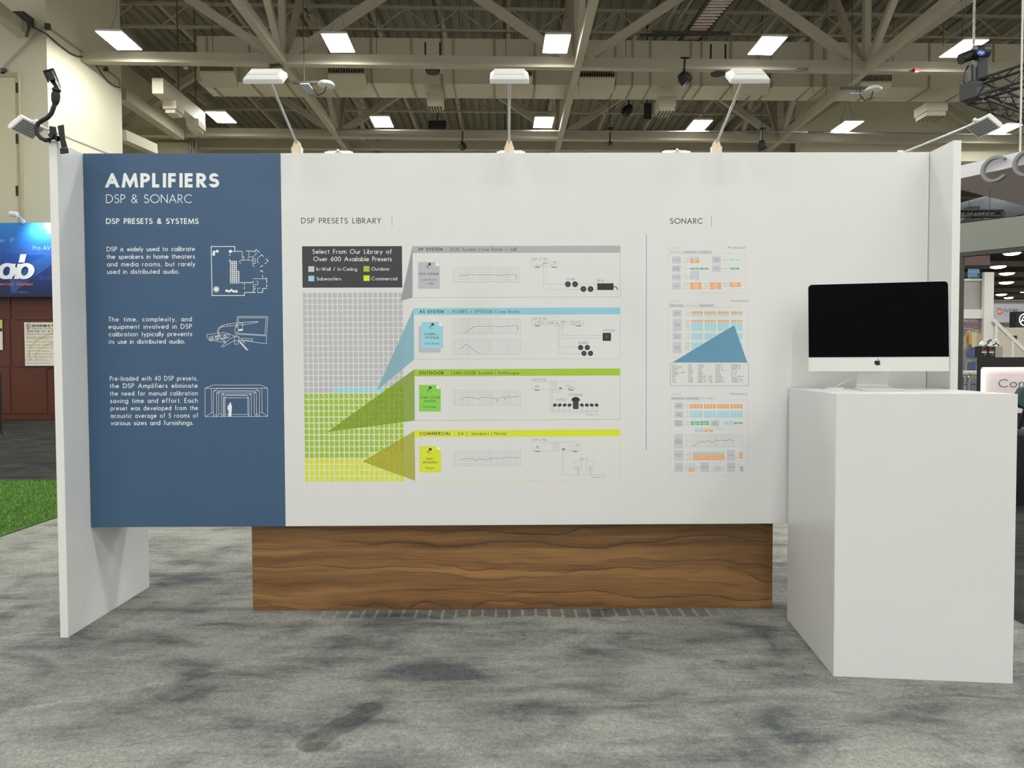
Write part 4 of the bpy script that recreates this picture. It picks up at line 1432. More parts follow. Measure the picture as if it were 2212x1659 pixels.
t = MB()
prof = []
x = -16.5
while x < 46:
    prof += [(x, ZD), (x + .22, ZD), (x + .25, ZD + .07), (x + .33, ZD + .07), (x + .36, ZD)]
    x += .36
n = len(prof)
t.add([(a, -27.0, z) for a, z in prof] + [(a, 96, z) for a, z in prof], [(k, k + 1, n + k + 1, n + k) for k in range(n - 1)])
t.box(-17, 46, -27, 96, ZD + .1, ZD + .2)
t.box(46, 120, 34, 150, ZD + .1, ZD + .2)
t.box(-17, 46, 96, 150, ZD + .1, ZD + .2)
struct(t, 'ceiling', DECK)
t = MB()
wl = [(-17, 17.02), (-11.19, 17.02), (-10.83, 19.62), (-14.0, 19.62), (-14.0, 33), (-17, 33)]
t.hexa([(x, y, -0.012) for x, y in wl], [(x, y, ZD) for x, y in wl])
struct(t, 'wall_left', CREAM)
struct(MB().box(-14.4, 11.5, 33, 33.4, -0.012, ZD), 'wall_back', CREAM)
struct(MB().box(10.9, 46, 25.6, 26.0, 8.72, ZD), 'wall_right', CREAM)
struct(MB().box(11.1, 120, 149.6, 150, -0.012, ZD), 'wall_far', CREAM)
a, b = on(1, 330, 308, 25.0), on(1, 402, 330, 25.0)
struct(MB().box(a.x, b.x, 25.0, 26.5, -0.012, a.z), 'trim_1', CREAM)
d0, d1 = on(1, 36, 168, 17.0), on(1, 44, 171, 17.0)
t = MB().box(-13.6, d0.x, 16.97, 17.02, 0, d0.z)
dr = struct(t, 'door_1', DOORM)
t = MB()
t.box(d0.x, d1.x, 16.93, 17.02, 0, d0.z + .1)
t.box(-13.7, d0.x, 16.93, 17.02, d0.z, d0.z + .1)
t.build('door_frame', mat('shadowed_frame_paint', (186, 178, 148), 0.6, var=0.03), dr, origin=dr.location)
hg = MB()
for yy in (190, 300, 412):
    p = on(1, 37, yy, 16.93)
    hg.box(p.x - .03, p.x + .03, 16.92, 16.96, p.z - .12, p.z + .12)
hg.build('hinge', DARKB, dr, origin=dr.location)

# ------------------------------------------------------------------ roof trusses
ZB, ZT = 9.28, 11.85
NX = (-13.7, -5.88, 1.92, 9.82, 17.75, 25.7)


def web(t, p, q, w=.2, h=.2, m='diagonal'):
    MB().bar(p, q, w, h).build(m, BEAM, t)


def cross_truss(y0, sl, x0, x1, label):
    Y = lambda x: y0 + sl * x
    t = thing('roof_truss', label, 'roof truss', (1.92, Y(1.92), ZB))
    MB().bar((x0, Y(x0), ZB), (x1, Y(x1), ZB), .22, .27).build('bottom_chord', BEAM, t)
    MB().bar((x0, Y(x0), ZT), (x1, Y(x1), ZT), .22, .25).build('top_chord', BEAM, t)
    for k in range(len(NX)):
        xn = NX[k]
        if x0 < xn < x1:
            web(t, (xn, Y(xn), ZB), (xn, Y(xn), ZT), .17, .17, 'post')
        for xm in (xn - 3.93, xn + 3.93):
            if x0 <= min(xn, xm) + .3 and max(xn, xm) <= x1:
                s = .24 if xm > xn else -.24
                web(t, (xn + s, Y(xn), ZB + .12), (xm, Y(xm), ZT))
    return t


cross_truss(18.55, .03, -11.6, 29, 'nearest beige roof truss crossing the hall below the row of lights')
cross_truss(24.38, .034, -13.9, 25, 'second beige roof truss crossing the hall beyond the duct')
for j, xn in enumerate(NX[1:4]):
    t = thing('roof_truss', ('left', 'middle', 'right')[j] + ' beige roof truss running away from the viewer above the ' + ('blue section', 'white section', 'counter end')[j], 'roof truss', (xn, 18.4, ZB))
    MB().bar((xn + .05, 5, ZB - .02), (xn - .04, 32.9, ZB - .02), .19, .24).build('bottom_chord', BEAM, t)
    MB().bar((xn + .05, 5, ZT + .2), (xn - .04, 32.9, ZT + .2), .2, .22).build('top_chord', BEAM, t)
    for yn in (12.6, 18.55 + .03 * xn, 24.38 + .034 * xn, 30.4):
        for dy in (-3.0, 1.75):
            web(t, (xn, yn + (.2 if dy > 0 else -.2), ZB + .1), (xn, yn + dy, ZT + .1), .16, .16)
t = MB()
for X in [-14.6 + 2.1 * k for k in range(19)]:
    t = MB().bar((X, 3, ZD - .16), (X, 33, ZD - .16), .12, .3)
    tag(t.build('roof_beam', BEAM), 'narrow beige beam running under the ribbed metal roof deck', 'roof beam', 'beams under the metal roof deck')
for Y, lab in ((16.5, 'open-web steel joist nearest the viewer under the roof deck'), (21.0, 'open-web steel joist between the two crossing trusses'), (27.6, 'open-web steel joist high beyond the second crossing truss')):
    t = thing('bar_joist', lab, 'joist', (2, Y, 11.3))
    sl = .03
    for nm, z in (('bottom_chord', 11.28), ('top_chord', 11.95)):
        MB().bar((-13.5, Y - 13.5 * sl, z), (22, Y + 22 * sl, z), .09, .07).build(nm, BEAM, t)
    w = MB()
    x, up_ = -13.4, True
    while x < 21:
        a, b = ((x, Y + x * sl, 11.3), (x + .8, Y + (x + .8) * sl, 11.93))
        w.bar(a if up_ else (x, a[1], 11.93), b if up_ else (x + .8, b[1], 11.3), .03, .03)
        up_ = not up_
        x += .8
    w.build('web_rod', BEAM, t)
t = MB().bar((-13.9, 26.0, 9.52), (10.9, 26.6, 9.52), .25, .3)
tag(t.build('header_beam', BEAM), 'beige header beam seen just over the top edge of the exhibit wall', 'beam')
for lab, a, b, w, h in (('long beige soffit beam running back along the left wall', (262, 203), (388, 291), .3, .34), ('lower beige ledge beam running back along the left wall', (262, 292), (330, 322), .3, .3)):
    p, q = on(0, *a, -11.15), on(0, *b, -11.15)
    p.y = max(p.y, 19.66)
    tag(MB().bar(p, q, w, h).build('soffit_beam', BEAM), lab, 'beam')

STRUT = mat('dark_strut', (74, 72, 66), 0.6, var=0.05)
SEAMP = mat('shaded_dusty_duct_seam', (158, 150, 126), 0.7, var=0.05)  # darker tone paints in the shadow at the flanges along with dirt
# ------------------------------------------------------------------ ducts
DY0, DY1 = 20.55, 21.65
zb = 1.25 + (786 - 190.5) / FPX * DY0
dl, dr_ = on(1, 434, 175, DY0).x, 20.0
sl = .022
dt = thing('air_duct', 'large beige rectangular air duct crossing the hall behind the nearest truss', 'air duct', (4, 21, zb))
t = MB()
yy = lambda x: sl * (x - 1.0)
zz = zb + 1.32
t.hexa([(dl, DY0 + yy(dl), zb), (dr_, DY0 + yy(dr_), zb), (dr_, DY0 + yy(dr_), zz), (dl, DY0 + yy(dl), zz)], [(dl, DY1 + yy(dl), zb), (dr_, DY1 + yy(dr_), zb), (dr_, DY1 + yy(dr_), zz), (dl, DY1 + yy(dl), zz)])
t.build('duct_body', DUCTM, dt)
for px_ in (455, 545, 620, 714, 805, 890, 955, 980, 1068, 1155, 1330, 1367, 1406, 1494, 1517, 1581, 1641, 1670, 1757, 1786, 1900, 1925, 2018, 2105, 2160):
    X = on(1, px_, 195, DY0).x
    f = MB()
    f.box(X - .025, X + .025, DY0 + yy(X) - .035, DY0 + yy(X), zb - .03, zz)
    f.box(X - .025, X + .025, DY0 + yy(X), DY1 + yy(X), zb - .03, zb)
    f.build('duct_flange', SEAMP, dt)
for a, b in ((437, 512), (710, 790), (1080, 1150), (1252, 1329), (1590, 1670), (1868, 1936)):
    yv = 147 + (a - 437) * .006
    p, q = on(1, a, yv, DY0 - .3), on(1, b, yv + 13, DY0 - .3)
    y0 = DY0 + yy(p.x)
    f = MB()
    h = .25
    f.hexa([(p.x, y0 - .3, q.z), (q.x, y0 - .3, q.z), (q.x, y0 - .3, q.z - .05), (p.x, y0 - .3, q.z - .05)][::-1], [(p.x, y0, q.z), (q.x, y0, q.z), (q.x, y0, q.z - .36), (p.x, y0, q.z - .36)][::-1])
    for X in (p.x, q.x):
        f.box(X - .012, X + .012, y0 - .3, y0, q.z - .03, p.z + .06)
    f.box(p.x, q.x, y0 - .3, y0, p.z + .03, p.z + .06)
    g = f.build('grille_hood', DUCTM, dt)
    v = MB().box(p.x + .02, q.x - .02, y0 - .05, y0 - .02, q.z, p.z + .03)
    v.build('grille_throat', DARKB, g)
    v = MB()
    nv = 14
    for k in range(nv):
        X = p.x + .06 + (q.x - p.x - .12) * k / (nv - 1)
        v.box(X - .004, X + .004, y0 - .26, y0 - .06, q.z, p.z + .03)
    v.build('louvre', DUCTM, g)
for a, y0, b, y1, dy in ((921, 200, 956, 228, -.12), (1425, 203, 1463, 234, -.12), (2016, 212, 2062, 240, -.12)):
    p, q = on(1, a, y0, DY0 + dy), on(1, b, y1, DY0 + dy)
    yb = DY0 + yy(p.x) + dy
    w = q.x - p.x
    f = MB().box(p.x, q.x, yb + .06, yb + .7, q.z + .13, p.z)
    f.box(p.x + .03, q.x - .03, yb + .1, yb + .66, q.z, q.z + .13)
    g = f.build('outlet_box', DUCTM, dt)
    v = MB()
    for k in range(5):
        X = p.x + .07 + (w - .14) * k / 4
        v.box(X - .02, X + .02, yb + .14, yb + .62, q.z - .008, q.z)
    v.build('outlet_slot', DARKB, g)
sd = thing('air_duct', 'small square beige duct running away beside the left wall', 'air duct', on(1, 340, 200, 19.0))
p0, p1 = on(1, 328, 168, 19.0), on(1, 353, 202, 19.0)
t = MB()
q0, q1 = on(0, 424, 282, p0.x), on(0, 445, 284, p1.x)
t.hexa([(p0.x, 19, p1.z), (p1.x, 19, p1.z), (p1.x, 19, p0.z), (p0.x, 19, p0.z)], [(p0.x, 21.6, p1.z), (p1.x, 21.6, p1.z), (p1.x, 21.6, p0.z), (p0.x, 21.6, p0.z)])
t.build('duct_body', DUCTM, sd)
for Y in (19.5, 20.9):
    f = MB().box(p0.x + .03, p1.x + .1, Y, Y + .5, p1.z - .22, p1.z)
    f.box(p0.x + .08, p1.x + .05, Y + .05, Y + .45, p1.z - .32, p1.z - .22)
    f.build('outlet_box', DUCTM, sd)
for Y in (20.2, 21.3):
    MB().tube([((p0.x + p1.x) / 2, Y, p0.z), ((p0.x + p1.x) / 2, Y, ZD)], .015, 5).build('hanger', STRUT, sd)

# ------------------------------------------------------------------ high-bay lights
LENS = mat('lit_lens', (249, 250, 246), 0.5, var=0, emit=HIGHBAY)
HOUS = mat('white_enamel', (232, 230, 220), 0.45, var=0)


def highbay():
    r = thing('ceiling_light', '', 'ceiling light', (0, 0, 9.25), 0.02)
    t = MB()
    q = lambda a, b, z: [(-a, -b, z), (a, -b, z), (a, b, z), (-a, b, z)]
    t.hexa(q(.315, .49, 0), q(.315, .49, .05))
    t.hexa(q(.315, .49, .05), q(.20, .38, .12))
    t.build('housing', HOUS, r, local=True)
    MB().box(-.305, .305, -.48, .48, -.008, -.0005).build('lens', LENS, r, local=True)
    w = MB()
    for x in (-.25, .25):
        w.tube([(x, 0, .09), (x * .2, 0, .75), (x * .2, 0, ZD - 9.25)], .008, 6)
    w.build('hanging_wire', PIPE, r, local=True)
    return r


hb = highbay()
first = [True]


def put_light(x, y, label, group):
    o = hb if first[0] else copy_tree(hb)
    first[0] = False
    o.location = (x, y, 9.25)
    o['label'] = label
    o['group'] = group


ORD = ('leftmost', 'second from left', 'third from left', 'fourth from left', 'rightmost')
for j, q in enumerate(((258, 90), (731, 95), (1202, 97), (1657, 101), (2081, 107))):
    p = on(2, *q, 9.23)
    put_light(p.x, p.y, 'large bright rectangular ceiling light in the nearer row, ' + ORD[j], 'lights of the nearer ceiling row')
ORD2 = ('leftmost', 'second from left', 'third from left', 'fourth from left', 'fifth from left', 'rightmost, behind a tilted arm light')
for j, q in enumerate(((478, 255), (825, 265), (1174, 266), (1510, 272), (1830, 274), (2172, 279))):
    p = on(2, *q, 9.23)
    put_light(p.x, p.y, 'smaller bright rectangular ceiling light in the farther row, ' + ORD2[j], 'lights of the farther ceiling row')
for y in (11.9, 6.3, 0.7, -4.9, -10.5, -16.1, -21.7):
    for x in (-9.4, -4.1, 1.25, 6.6, 12.0, 17.3, 22.7, 28.1):
        put_light(x, y + .02 * x, 'rectangular ceiling light hanging overhead above the aisle, outside the picture', 'lights overhead outside the picture')
p = on(2, 2170, 277, 9.23)
put_light(17.0, 17.7, 'rectangular ceiling light beyond the right edge of the picture', 'lights beyond the right edge')

# ------------------------------------------------------------------ fittings in the roof
STRUT = mat('dark_strut', (74, 72, 66), 0.6, var=0.05)
tr = thing('cable_tray', 'steel ladder cable tray with orange cables climbing away under the roof deck', 'cable tray', on(2, 1500, 60, 10.95))
for a, b in (((1546, -20), (1447, 117)), ((1602, -20), (1482, 117))):
    MB().bar(on(2, *a, 10.95), on(2, *b, 10.95), .04, .12).build('tray_rail', STRUT, tr)
v = MB()
for k in range(22):
    u = k / 21
    v.bar(on(2, 1546 - 99 * u, -20 + 137 * u, 10.92), on(2, 1602 - 120 * u, -20 + 137 * u, 10.92), .07, .03)
v.build('tray_rung', mat('zinc_rung', (214, 211, 202), 0.5, var=0), tr)
c = MB()
for k in range(4):
    c.tube([on(2, 1556 + 11 * k, -20, 10.97), on(2, 1454 + 7 * k, 117, 10.97)], .03, 6)
c.build('orange_cable', mat('orange_cable_sheath', (236, 122, 50), 0.6, var=0.1), tr)
for a, b in (((1383, 76), (1545, 74)), ((1408, 70), (1578, 72))):
    MB().bar(on(2, *a, 10.84), on(2, *b, 10.84), .06, .08).build('trapeze_bar', STRUT, tr)
for k, (a, b) in enumerate((((1484, -20), (1392, 118)), ((1508, -20), (1412, 118)))):
    tag(MB().tube([on(2, *a, 11.1), on(2, *b, 11.1)], .045, 8).build('conduit', PIPE, smooth=True), ('left' if k == 0 else 'right') + ' one of two steel conduits running beside the ladder cable tray', 'conduit')
for k, (a, b, Y, lab) in enumerate((((370, 90), (1100, 98), 23.4, 'horizontal sprinkler pipe above the nearest truss on the left'), ((1240, 121), (1700, 124), 23.0, 'thin horizontal pipe over the nearest truss at centre'),
                                    ((640, 280), (1745, 285), 23.6, 'grey conduit running along the second truss'), ((1745, 286), (2212, 291), 23.9, 'grey conduit along the second truss at right'))):
    tag(MB().tube([on(1, *a, Y), on(1, *b, Y)], .03, 8).build('pipe', PIPE if k > 1 else BEAM, smooth=True), lab, 'pipe')
# hanger rods
for k, (x, y0, y1, Y) in enumerate(((460, 0, 112, 19.5), (799, 0, 125, 20), (814, 0, 125, 20), (1093, 0, 120, 19.5), (1352, 0, 128, 20.2), (1756, 0, 200, 20.2), (1785, 0, 205, 20.2), (1928, 40, 134, 20), (2037, 0, 100, 19), (2078, 0, 90, 19), (954, 0, 160, 20.2), (665, 0, 120, 20))):
    p, q = on(1, x, y1, Y), on(1, x, y0, Y)
    tag(MB().tube([p, (p.x, p.y, ZD)], .008, 5).build('hanger_rod', STRUT), 'thin dark rod hanging straight down from the roof deck', 'rod', 'hanger rods under the roof')


def speaker_disc(x, y, Y, lab):
    p = on(1, x, y, Y)
    r = thing('ceiling_speaker', lab, 'speaker', p)
    MB().box(p.x - .27, p.x + .27, p.y - .25, p.y + .25, p.z + .02, p.z + .05).build('mounting_plate', BEAM, r)
    MB().lathe([(.19, -.06), (.2, -.02), (.2, .03)], p, 20).build('driver', BLACK, r)
    v = MB()
    for s in (-.2, .2):
        v.bar((p.x + s, p.y, p.z + .05), (p.x + s, p.y, p.z + .75), .04, .04)
    v.build('bracket', BLACK, r)


speaker_disc(935, 152, 18.9, 'round black ceiling speaker hung under the truss between two lights')
speaker_disc(1551, 156, 18.9, 'round black ceiling speaker hung under the truss near the right arm light')


def spot(x0, y0, x1, y1, Y, r, lab, nm='stage_spotlight'):
    a, b = on(1, x0, y0, Y), on(1, x1, y1, Y)
    o = thing(nm, lab, 'spotlight', a)
    MB().tube([a, a.lerp(b, .25), a.lerp(b, .3), b], [r * .7, r * .8, r, r], 14).build('barrel', BLACK, o)
    MB().tube([b, b.lerp(a, .02)], r * .85, 14).build('lens', GLASS, o)
    v = MB()
    m = a.lerp(b, .4)
    v.bar((m.x, m.y, m.z), (m.x + .03, m.y, m.z + .5), .04, .06)
    if Y > 20: v.bar((m.x, m.y, m.z + .45), (m.x, m.y, ZD), .014, .014)
    v.bar((m.x - .08, m.y, m.z + .5), (m.x + .14, m.y, m.z + .5), .05, .05)
    v.build('yoke', BLACK, o)


spot(1471, 159, 1485, 178, 18.6, .17, 'black cylindrical spotlight clamped under the nearest truss right of centre')
spot(1363, 230, 1348, 246, 22.5, .16, 'small black spotlight hanging below the duct')
spot(995, 308, 1003, 322, 23.8, .12, 'little black spotlight near the wall top, left of the middle arm light')
spot(1316, 306, 1318, 313, 23.8, .09, 'tiny black spotlight near the wall top right of the middle arm light')
spot(1642, 305, 1648, 322, 22, .15, 'black spotlight at the wall top right of the right arm light')
for x0, y0, x1, y1, Y, lab in ((925, 260, 964, 277, 24.0, 'wide black loudspeaker hung at the second truss'), (1391, 222, 1408, 257, 22.2, 'tall black box speaker on a pole below the duct')):
    p, q = on(1, x0, y0, Y), on(1, x1, y1, Y)
    o = thing('loudspeaker', lab, 'loudspeaker', ((p.x + q.x) / 2, Y, q.z))
    MB().hexa([(p.x, Y, q.z), (q.x, Y, q.z), (q.x, Y, p.z), (p.x, Y, p.z)], [(p.x + .08, Y + .3, q.z), (q.x - .08, Y + .3, q.z), (q.x - .08, Y + .3, p.z), (p.x + .08, Y + .3, p.z)]).build('cabinet', BLACK, o, bev=.02)
    MB().box(p.x + .04, q.x - .04, Y - .012, Y - .002, q.z + .04, p.z - .04).build('grille', RUB, o)
    MB().tube([((p.x + q.x) / 2, Y + .15, p.z), ((p.x + q.x) / 2, Y + .15, ZD)], .03, 6).build('pole', STRUT, o)
APW = mat('access_point_white', (226, 228, 222), 0.4, var=0)
for (x0, x1, y, ax, ay, pl, lab) in ((632, 700, 178, 705, 182, ((652, 187), (679, 198)), 'wireless antenna bar with white access point left of the middle arm light'), (1815, 1890, 190, 1886, 193, ((1834, 208), (1866, 197)), 'wireless antenna bar with white access point below the right vents')):
    Y = 18.0
    p, q = on(1, x0, y, Y), on(1, x1, y, Y)
    o = thing('wireless_antenna', lab, 'antenna', p)
    MB().bar(p, q, .05, .06).build('bar', STRUT, o)
    MB().tube([p + Vector((.3, 0, 0)), Vector((p.x + .3, p.y, ZD))], .01, 6).build('drop_rod', STRUT, o)
    a = on(1, ax, ay, Y)
    MB().lathe([(.06, -.06), (.2, -.04), (.22, 0), (.16, .05)], a, 18).build('access_point', APW, o)
    b0, b1 = on(1, *pl[0], Y), on(1, *pl[1], Y)
    MB().hexa([(b0.x, Y - .15, b0.z), (b1.x - .1, Y - .15, b0.z), (b1.x, Y + .15, b1.z), (b0.x + .1, Y + .15, b1.z)], [(b0.x, Y - .15, b0.z + .03), (b1.x - .1, Y - .15, b0.z + .03), (b1.x, Y + .15, b1.z + .03), (b0.x + .1, Y + .15, b1.z + .03)]).build('antenna_plate', mat('pale_blue_grey_panel', (168, 176, 188), 0.5, var=0), o)
    cx = a.x - .35
    MB().tube([(cx, Y, q.z), (cx + .02, Y, q.z - .2), (cx + .14, Y, q.z - .33), (cx + .3, Y, q.z - .25), (cx + .36, Y, q.z - .06)], .014, 6).build('cable', BLACK, o)
for x, y, lab in ((401, 143, 'small red and white fire strobe under the nearest truss at left'), (1978, 153, 'small red fire alarm under the nearest truss at right')):
    p = on(1, x, y, 18.7)
    o = thing('fire_strobe', lab, 'fire alarm', p)
    MB().box(p.x - .06, p.x + .06, p.y - .06, p.y + .06, p.z - .02, p.z + .06).build('alarm_body', mat('alarm_red', (196, 60, 44), 0.5, var=0), o)
    MB().box(p.x - .04, p.x + .04, p.y - .05, p.y + .05, p.z - .06, p.z - .02).build('alarm_lens', APW, o)
for x0, y0, x1, y1, lab in ((583, 141, 608, 151, 'small grey floodlight hanging under the nearest truss at left'), (1727, 150, 1743, 156, 'small lit floodlight under the nearest truss at right')):
    p, q = on(1, x0, y0, 18.3), on(1, x1, y1, 18.3)
    o = thing('floodlight', lab, 'floodlight', p)
    MB().hexa([(p.x, 18.2, q.z), (q.x, 18.2, q.z + .03), (q.x, 18.45, p.z), (p.x - .05, 18.45, p.z)], [(p.x, 18.2, q.z + .05), (q.x, 18.2, q.z + .08), (q.x, 18.45, p.z + .05), (p.x - .05, 18.45, p.z + .05)]).build('flood_body', STRUT, o)
    MB().bar(((p.x + q.x) / 2, 18.3, q.z + .1), ((p.x + q.x) / 2 + .02, 18.46 if p.x < 0 else 18.74, 9.2), .04, .04).build('flood_bracket', STRUT, o)
    MB().poly([(p.x + .03, 18.21, q.z - .004), (q.x - .03, 18.21, q.z + .026), (q.x - .03, 18.43, p.z - .006), (p.x, 18.43, p.z - .006)]).build('flood_glass', mat('pale_blue_grey_panel', (0, 0, 0)), o)
# conduits and boxes on the left wall
CW = mat('wall_conduit', (176, 172, 156), 0.5, metal=0.3, var=0)
o = thing('wall_conduit', 'thin conduit with junction box on the left wall beside the door top', 'conduit', on(1, 98, 57, 16.95))
MB().tube([on(1, 7, 155, 16.95), on(1, 7, 145, 16.95), on(1, 90, 62, 16.95), on(1, 100, 56, 16.95)], .022, 8).build('conduit_run', CW, o, smooth=True)
w_on = lambda x, y: onp(x, y, Vector((-11.15, 17.02, 0)), Vector((1, -.138, 0)))
for x, y in ((6, 153), (101, 56)):
    p = on(1, x, y, 16.93)
    MB().box(p.x - .055, p.x + .055, 16.93, 17.0, p.z - .07, p.z + .07).build('junction_box', STRUT, o)
MB().tube([w_on(103, 57), w_on(183, 116)], .022, 8).build('conduit_run', CW, o)
o = thing('wall_cable', 'dark drooping cable strung along the upper left wall', 'cable', w_on(105, 76))
MB().tube([on(1, 62, 52, 16.9), on(1, 85, 66, 16.9), w_on(101, 73), w_on(128, 97), w_on(152, 115), w_on(168, 122), w_on(184, 122), w_on(196, 124)], .016, 7).build('cable_run', STRUT, o, smooth=True)
MB().tube([w_on(206, 137), w_on(220, 160), w_on(236, 178), w_on(250, 187), w_on(258, 189)], .016, 6).build('cable_loop', STRUT, o, smooth=True)
o = thing('wall_conduit', 'short conduit with round box on the left wall below the nearest truss', 'conduit', w_on(228, 149))
MB().tube([w_on(206, 136), w_on(228, 149), w_on(258, 172), w_on(261, 190)], .02, 6).build('conduit_run', CW, o, smooth=True)
p = w_on(228, 149)
MB().lathe([(.06, -.05), (.06, .05)], p, 12, 0).build('junction_box', STRUT, o)
p, q = on(1, -20, 12, 15.9), on(1, 54, 70, 16.8)
o = thing('service_beam', 'brown service beam meeting the left wall at the top left corner', 'beam', q)
MB().bar(p, q, .3, .28).build('beam_body', BEAM, o)
a, b = on(1, 27, 24, 16.6), on(1, 52, 45, 16.6)
MB().box(a.x, b.x, 16.6, 16.95, b.z, a.z).build('gear_box', STRUT, o)
MB().tube([on(1, 50, 28, 16.6), on(1, 60, 42, 16.6), on(1, 63, 62, 16.6), on(1, 58, 80, 16.6)], .04, 7).build('cable', STRUT, o)
# conduits dropping to the cream block behind the wall top
for k, x in enumerate((409, 415)):
    a, b = on(1, x, 292, 24.6), on(1, x, 330, 24.6)
    tag(MB().tube([b - Vector((0, 0, .6)), a], .03, 6).build('conduit', PIPE), ('left' if k == 0 else 'right') + ' of two thin vertical conduits beside the cream block above the blue section', 'conduit')
a = [on(1, *q, 24.6) for q in ((424, 332), (423, 310), (425, 301), (430, 296))]
tag(MB().tube(a, .03, 6).build('conduit', PIPE, smooth=True), 'curved conduit bending over beside the cream block above the blue section', 'conduit')
# ------------------------------------------------------------------ neighbours on the left
def fbox(mb, x0, y0, x1, y1, Y, dep):
    """box whose front face stands at depth Y and fills the noted part of the photograph"""
    a, b = on(1, x0, y0, Y), on(1, x1, y1, Y)
    return mb.box(a.x, b.x, Y, Y + dep, b.z, a.z)


BY = 16.2
MAHOG = mat('mahogany_veneer', (100, 52, 36), 0.4, var=0.10, scale=1.2)
MAHOGD = mat('dark_joint', (46, 24, 18), 0.6, var=0)
bw = thing('booth_wall', 'reddish brown wooden booth wall under the blue sign at left', 'booth wall', (-13, BY, -.012))
a, b = on(1, -60, 640, BY), on(1, 200, 900, BY)
zt = a.z
t = MB()
t.box(-14.2, -10.2, BY, BY + .25, -.012, zt)
t.build('wall_body', MAHOG, bw)
for x0, x1, y0, y1 in ((-60, 24, 640, 690), (28, 200, 640, 690), (-60, 24, 693, 792), (28, 103, 693, 792), (107, 200, 693, 784), (-60, 24, 796, 893), (28, 103, 796, 893), (107, 200, 803, 893)):
    p, q = on(1, x0, y0, BY), on(1, x1, y1, BY)
    MB().box(p.x, min(q.x, -10.22), BY - .02, BY, max(q.z, 0), p.z).build('wall_panel', MAHOG, bw, bev=.004)
p = on(1, 104, 791.5, BY - .35)
q = on(1, 150, 798, BY - .35)
MB().box(p.x, -10.3, BY - .35, BY, q.z, p.z).build('shelf', MAHOGD, bw)

bn, nt2, bs = nodes('lamp_washed_banner_print')
sp = nt2.nodes.new('ShaderNodeSeparateXYZ')
tc2 = nt2.nodes.new('ShaderNodeTexCoord')
nt2.links.new(tc2.outputs['Generated'], sp.inputs[0])
cr2 = ramp(nt2, [(0.0, lin(24, 36, 74)), (0.35, lin(30, 58, 130)), (0.62, lin(24, 92, 190)), (1.0, lin(52, 142, 222))])  # lighter top of the printed gradient partly stands in for lamp wash
nt2.links.new(sp.outputs[2], cr2.inputs[0])
nt2.links.new(cr2.outputs[0], bs.inputs['Base Color'])
bs.inputs['Roughness'].default_value = 0.35
sg = thing('booth_sign', 'glossy blue booth sign with bold white letters above the brown wall', 'sign', (-12.6, 15.9, zt))
SY = 15.9
a, b = on(1, -60, 481.5, SY), on(1, 200, 641, SY)
MB().box(-14.1, -10.15, SY, SY + .2, b.z, a.z).build('sign_panel', bn, sg)
PS = PXM(SY, .004)
cs = crop(0, 420, 5.267)
csm = lambda mb, polys, w, k: lines(mb, [[cs(*q) for q in p] for p in polys], w, PS, k)
PALE = mat('pale_blue_print', (150, 196, 236), 0.5, var=0)
DIMB = mat('dim_blue_print', (92, 122, 176), 0.5, var=0)
SWO = mat('swoosh_print', (70, 130, 214), 0.4, var=0, alpha=0.45)
t = MB()
area(t, [cs(*q) for q in ((-60, 660), (-60, 575), (100, 555), (250, 565), (450, 590), (640, 605), (800, 600), (800, 690), (520, 690), (300, 692), (120, 670))], PS, 0)
area(t, [cs(*q) for q in ((100, 900), (350, 775), (560, 670), (700, 600), (700, 700), (520, 850), (330, 985), (130, 1130))], PS, 0)
t.build('swoosh', SWO, sg)
t = MB()
for s, x0, x1, y, cap in (('er IP', -4, 162, 546, 10.5), ('Pro AV', 376, 576, 632, 9)):
    p = cs(x0, y)
    t = MB()
    text(t, s, p[0], p[1], cap, PS, cs(x1, 0)[0], wt=.1, k=1)
    t.build('small_lettering', PALE, sg)
p = cs(530, 450)
t = MB()
text(t, '3G', p[0], p[1], 7.5, PS, cs(600, 0)[0], wt=.14, k=1)
t.build('small_lettering', PALE, sg)
t = MB()
for s, x0, x1, y, cap in (('3G/6G', 446, 596, 967, 7.5), ('Wireless', 140, 322, 1128, 7.5)):
    p = cs(x0, y)
    t = MB()
    text(t, s, p[0], p[1], cap, PS, cs(x1, 0)[0], wt=.1, k=1)
    t.build('dim_lettering', DIMB, sg)
t = MB()
for s, x0, x1 in (('a', -58, 165), ('b', 205, 395)):
    dx = 0 if s == 'a' else 0
    n = 40
    cx, cy = (75, 872) if s == 'a' else (282, 872)
    rx, ry, rx2, ry2 = 92, 92, 40, 52
    out = [(cx + 14 * math.sin(-2 * PI * j / n) * -1 + (rx + 18) * math.cos(2 * PI * j / n), cy - ry * math.sin(2 * PI * j / n)) for j in range(n + 1)]
    inn = [(cx + 8 * math.sin(2 * PI * j / n) + rx2 * math.cos(2 * PI * j / n), cy - ry2 * math.sin(2 * PI * j / n)) for j in range(n + 1)]
    t.add([PS(*cs(*q), 2 if s == 'a' else 6) for q in out + inn], [(j, n + 1 + j, n + 2 + j, j + 1) for j in range(n)])
area(t, [cs(*q) for q in ((98, 962), (136, 962), (180, 788), (122, 788))], PS, 3)
area(t, [cs(*q) for q in ((160, 962), (216, 962), (256, 790), (200, 790))], PS, 4)
area(t, [cs(*q) for q in ((210, 775), (278, 775), (302, 680), (232, 680))], PS, 5)
t.build('brand_lettering', LETTER, sg)
t = MB()
p = cs(-18, 1035)
text(t, 'nectivity Solutions', p[0], p[1], 6.6, PS, cs(372, 0)[0], wt=.17, k=2, slant=.18)
t.build('slogan_lettering', mat('orange_slogan', (236, 120, 62), 0.5, var=0), sg)
o = thing('sign_lamp', 'small white arm lamp on top of the blue sign', 'lamp', on(1, 50, 481, SY))
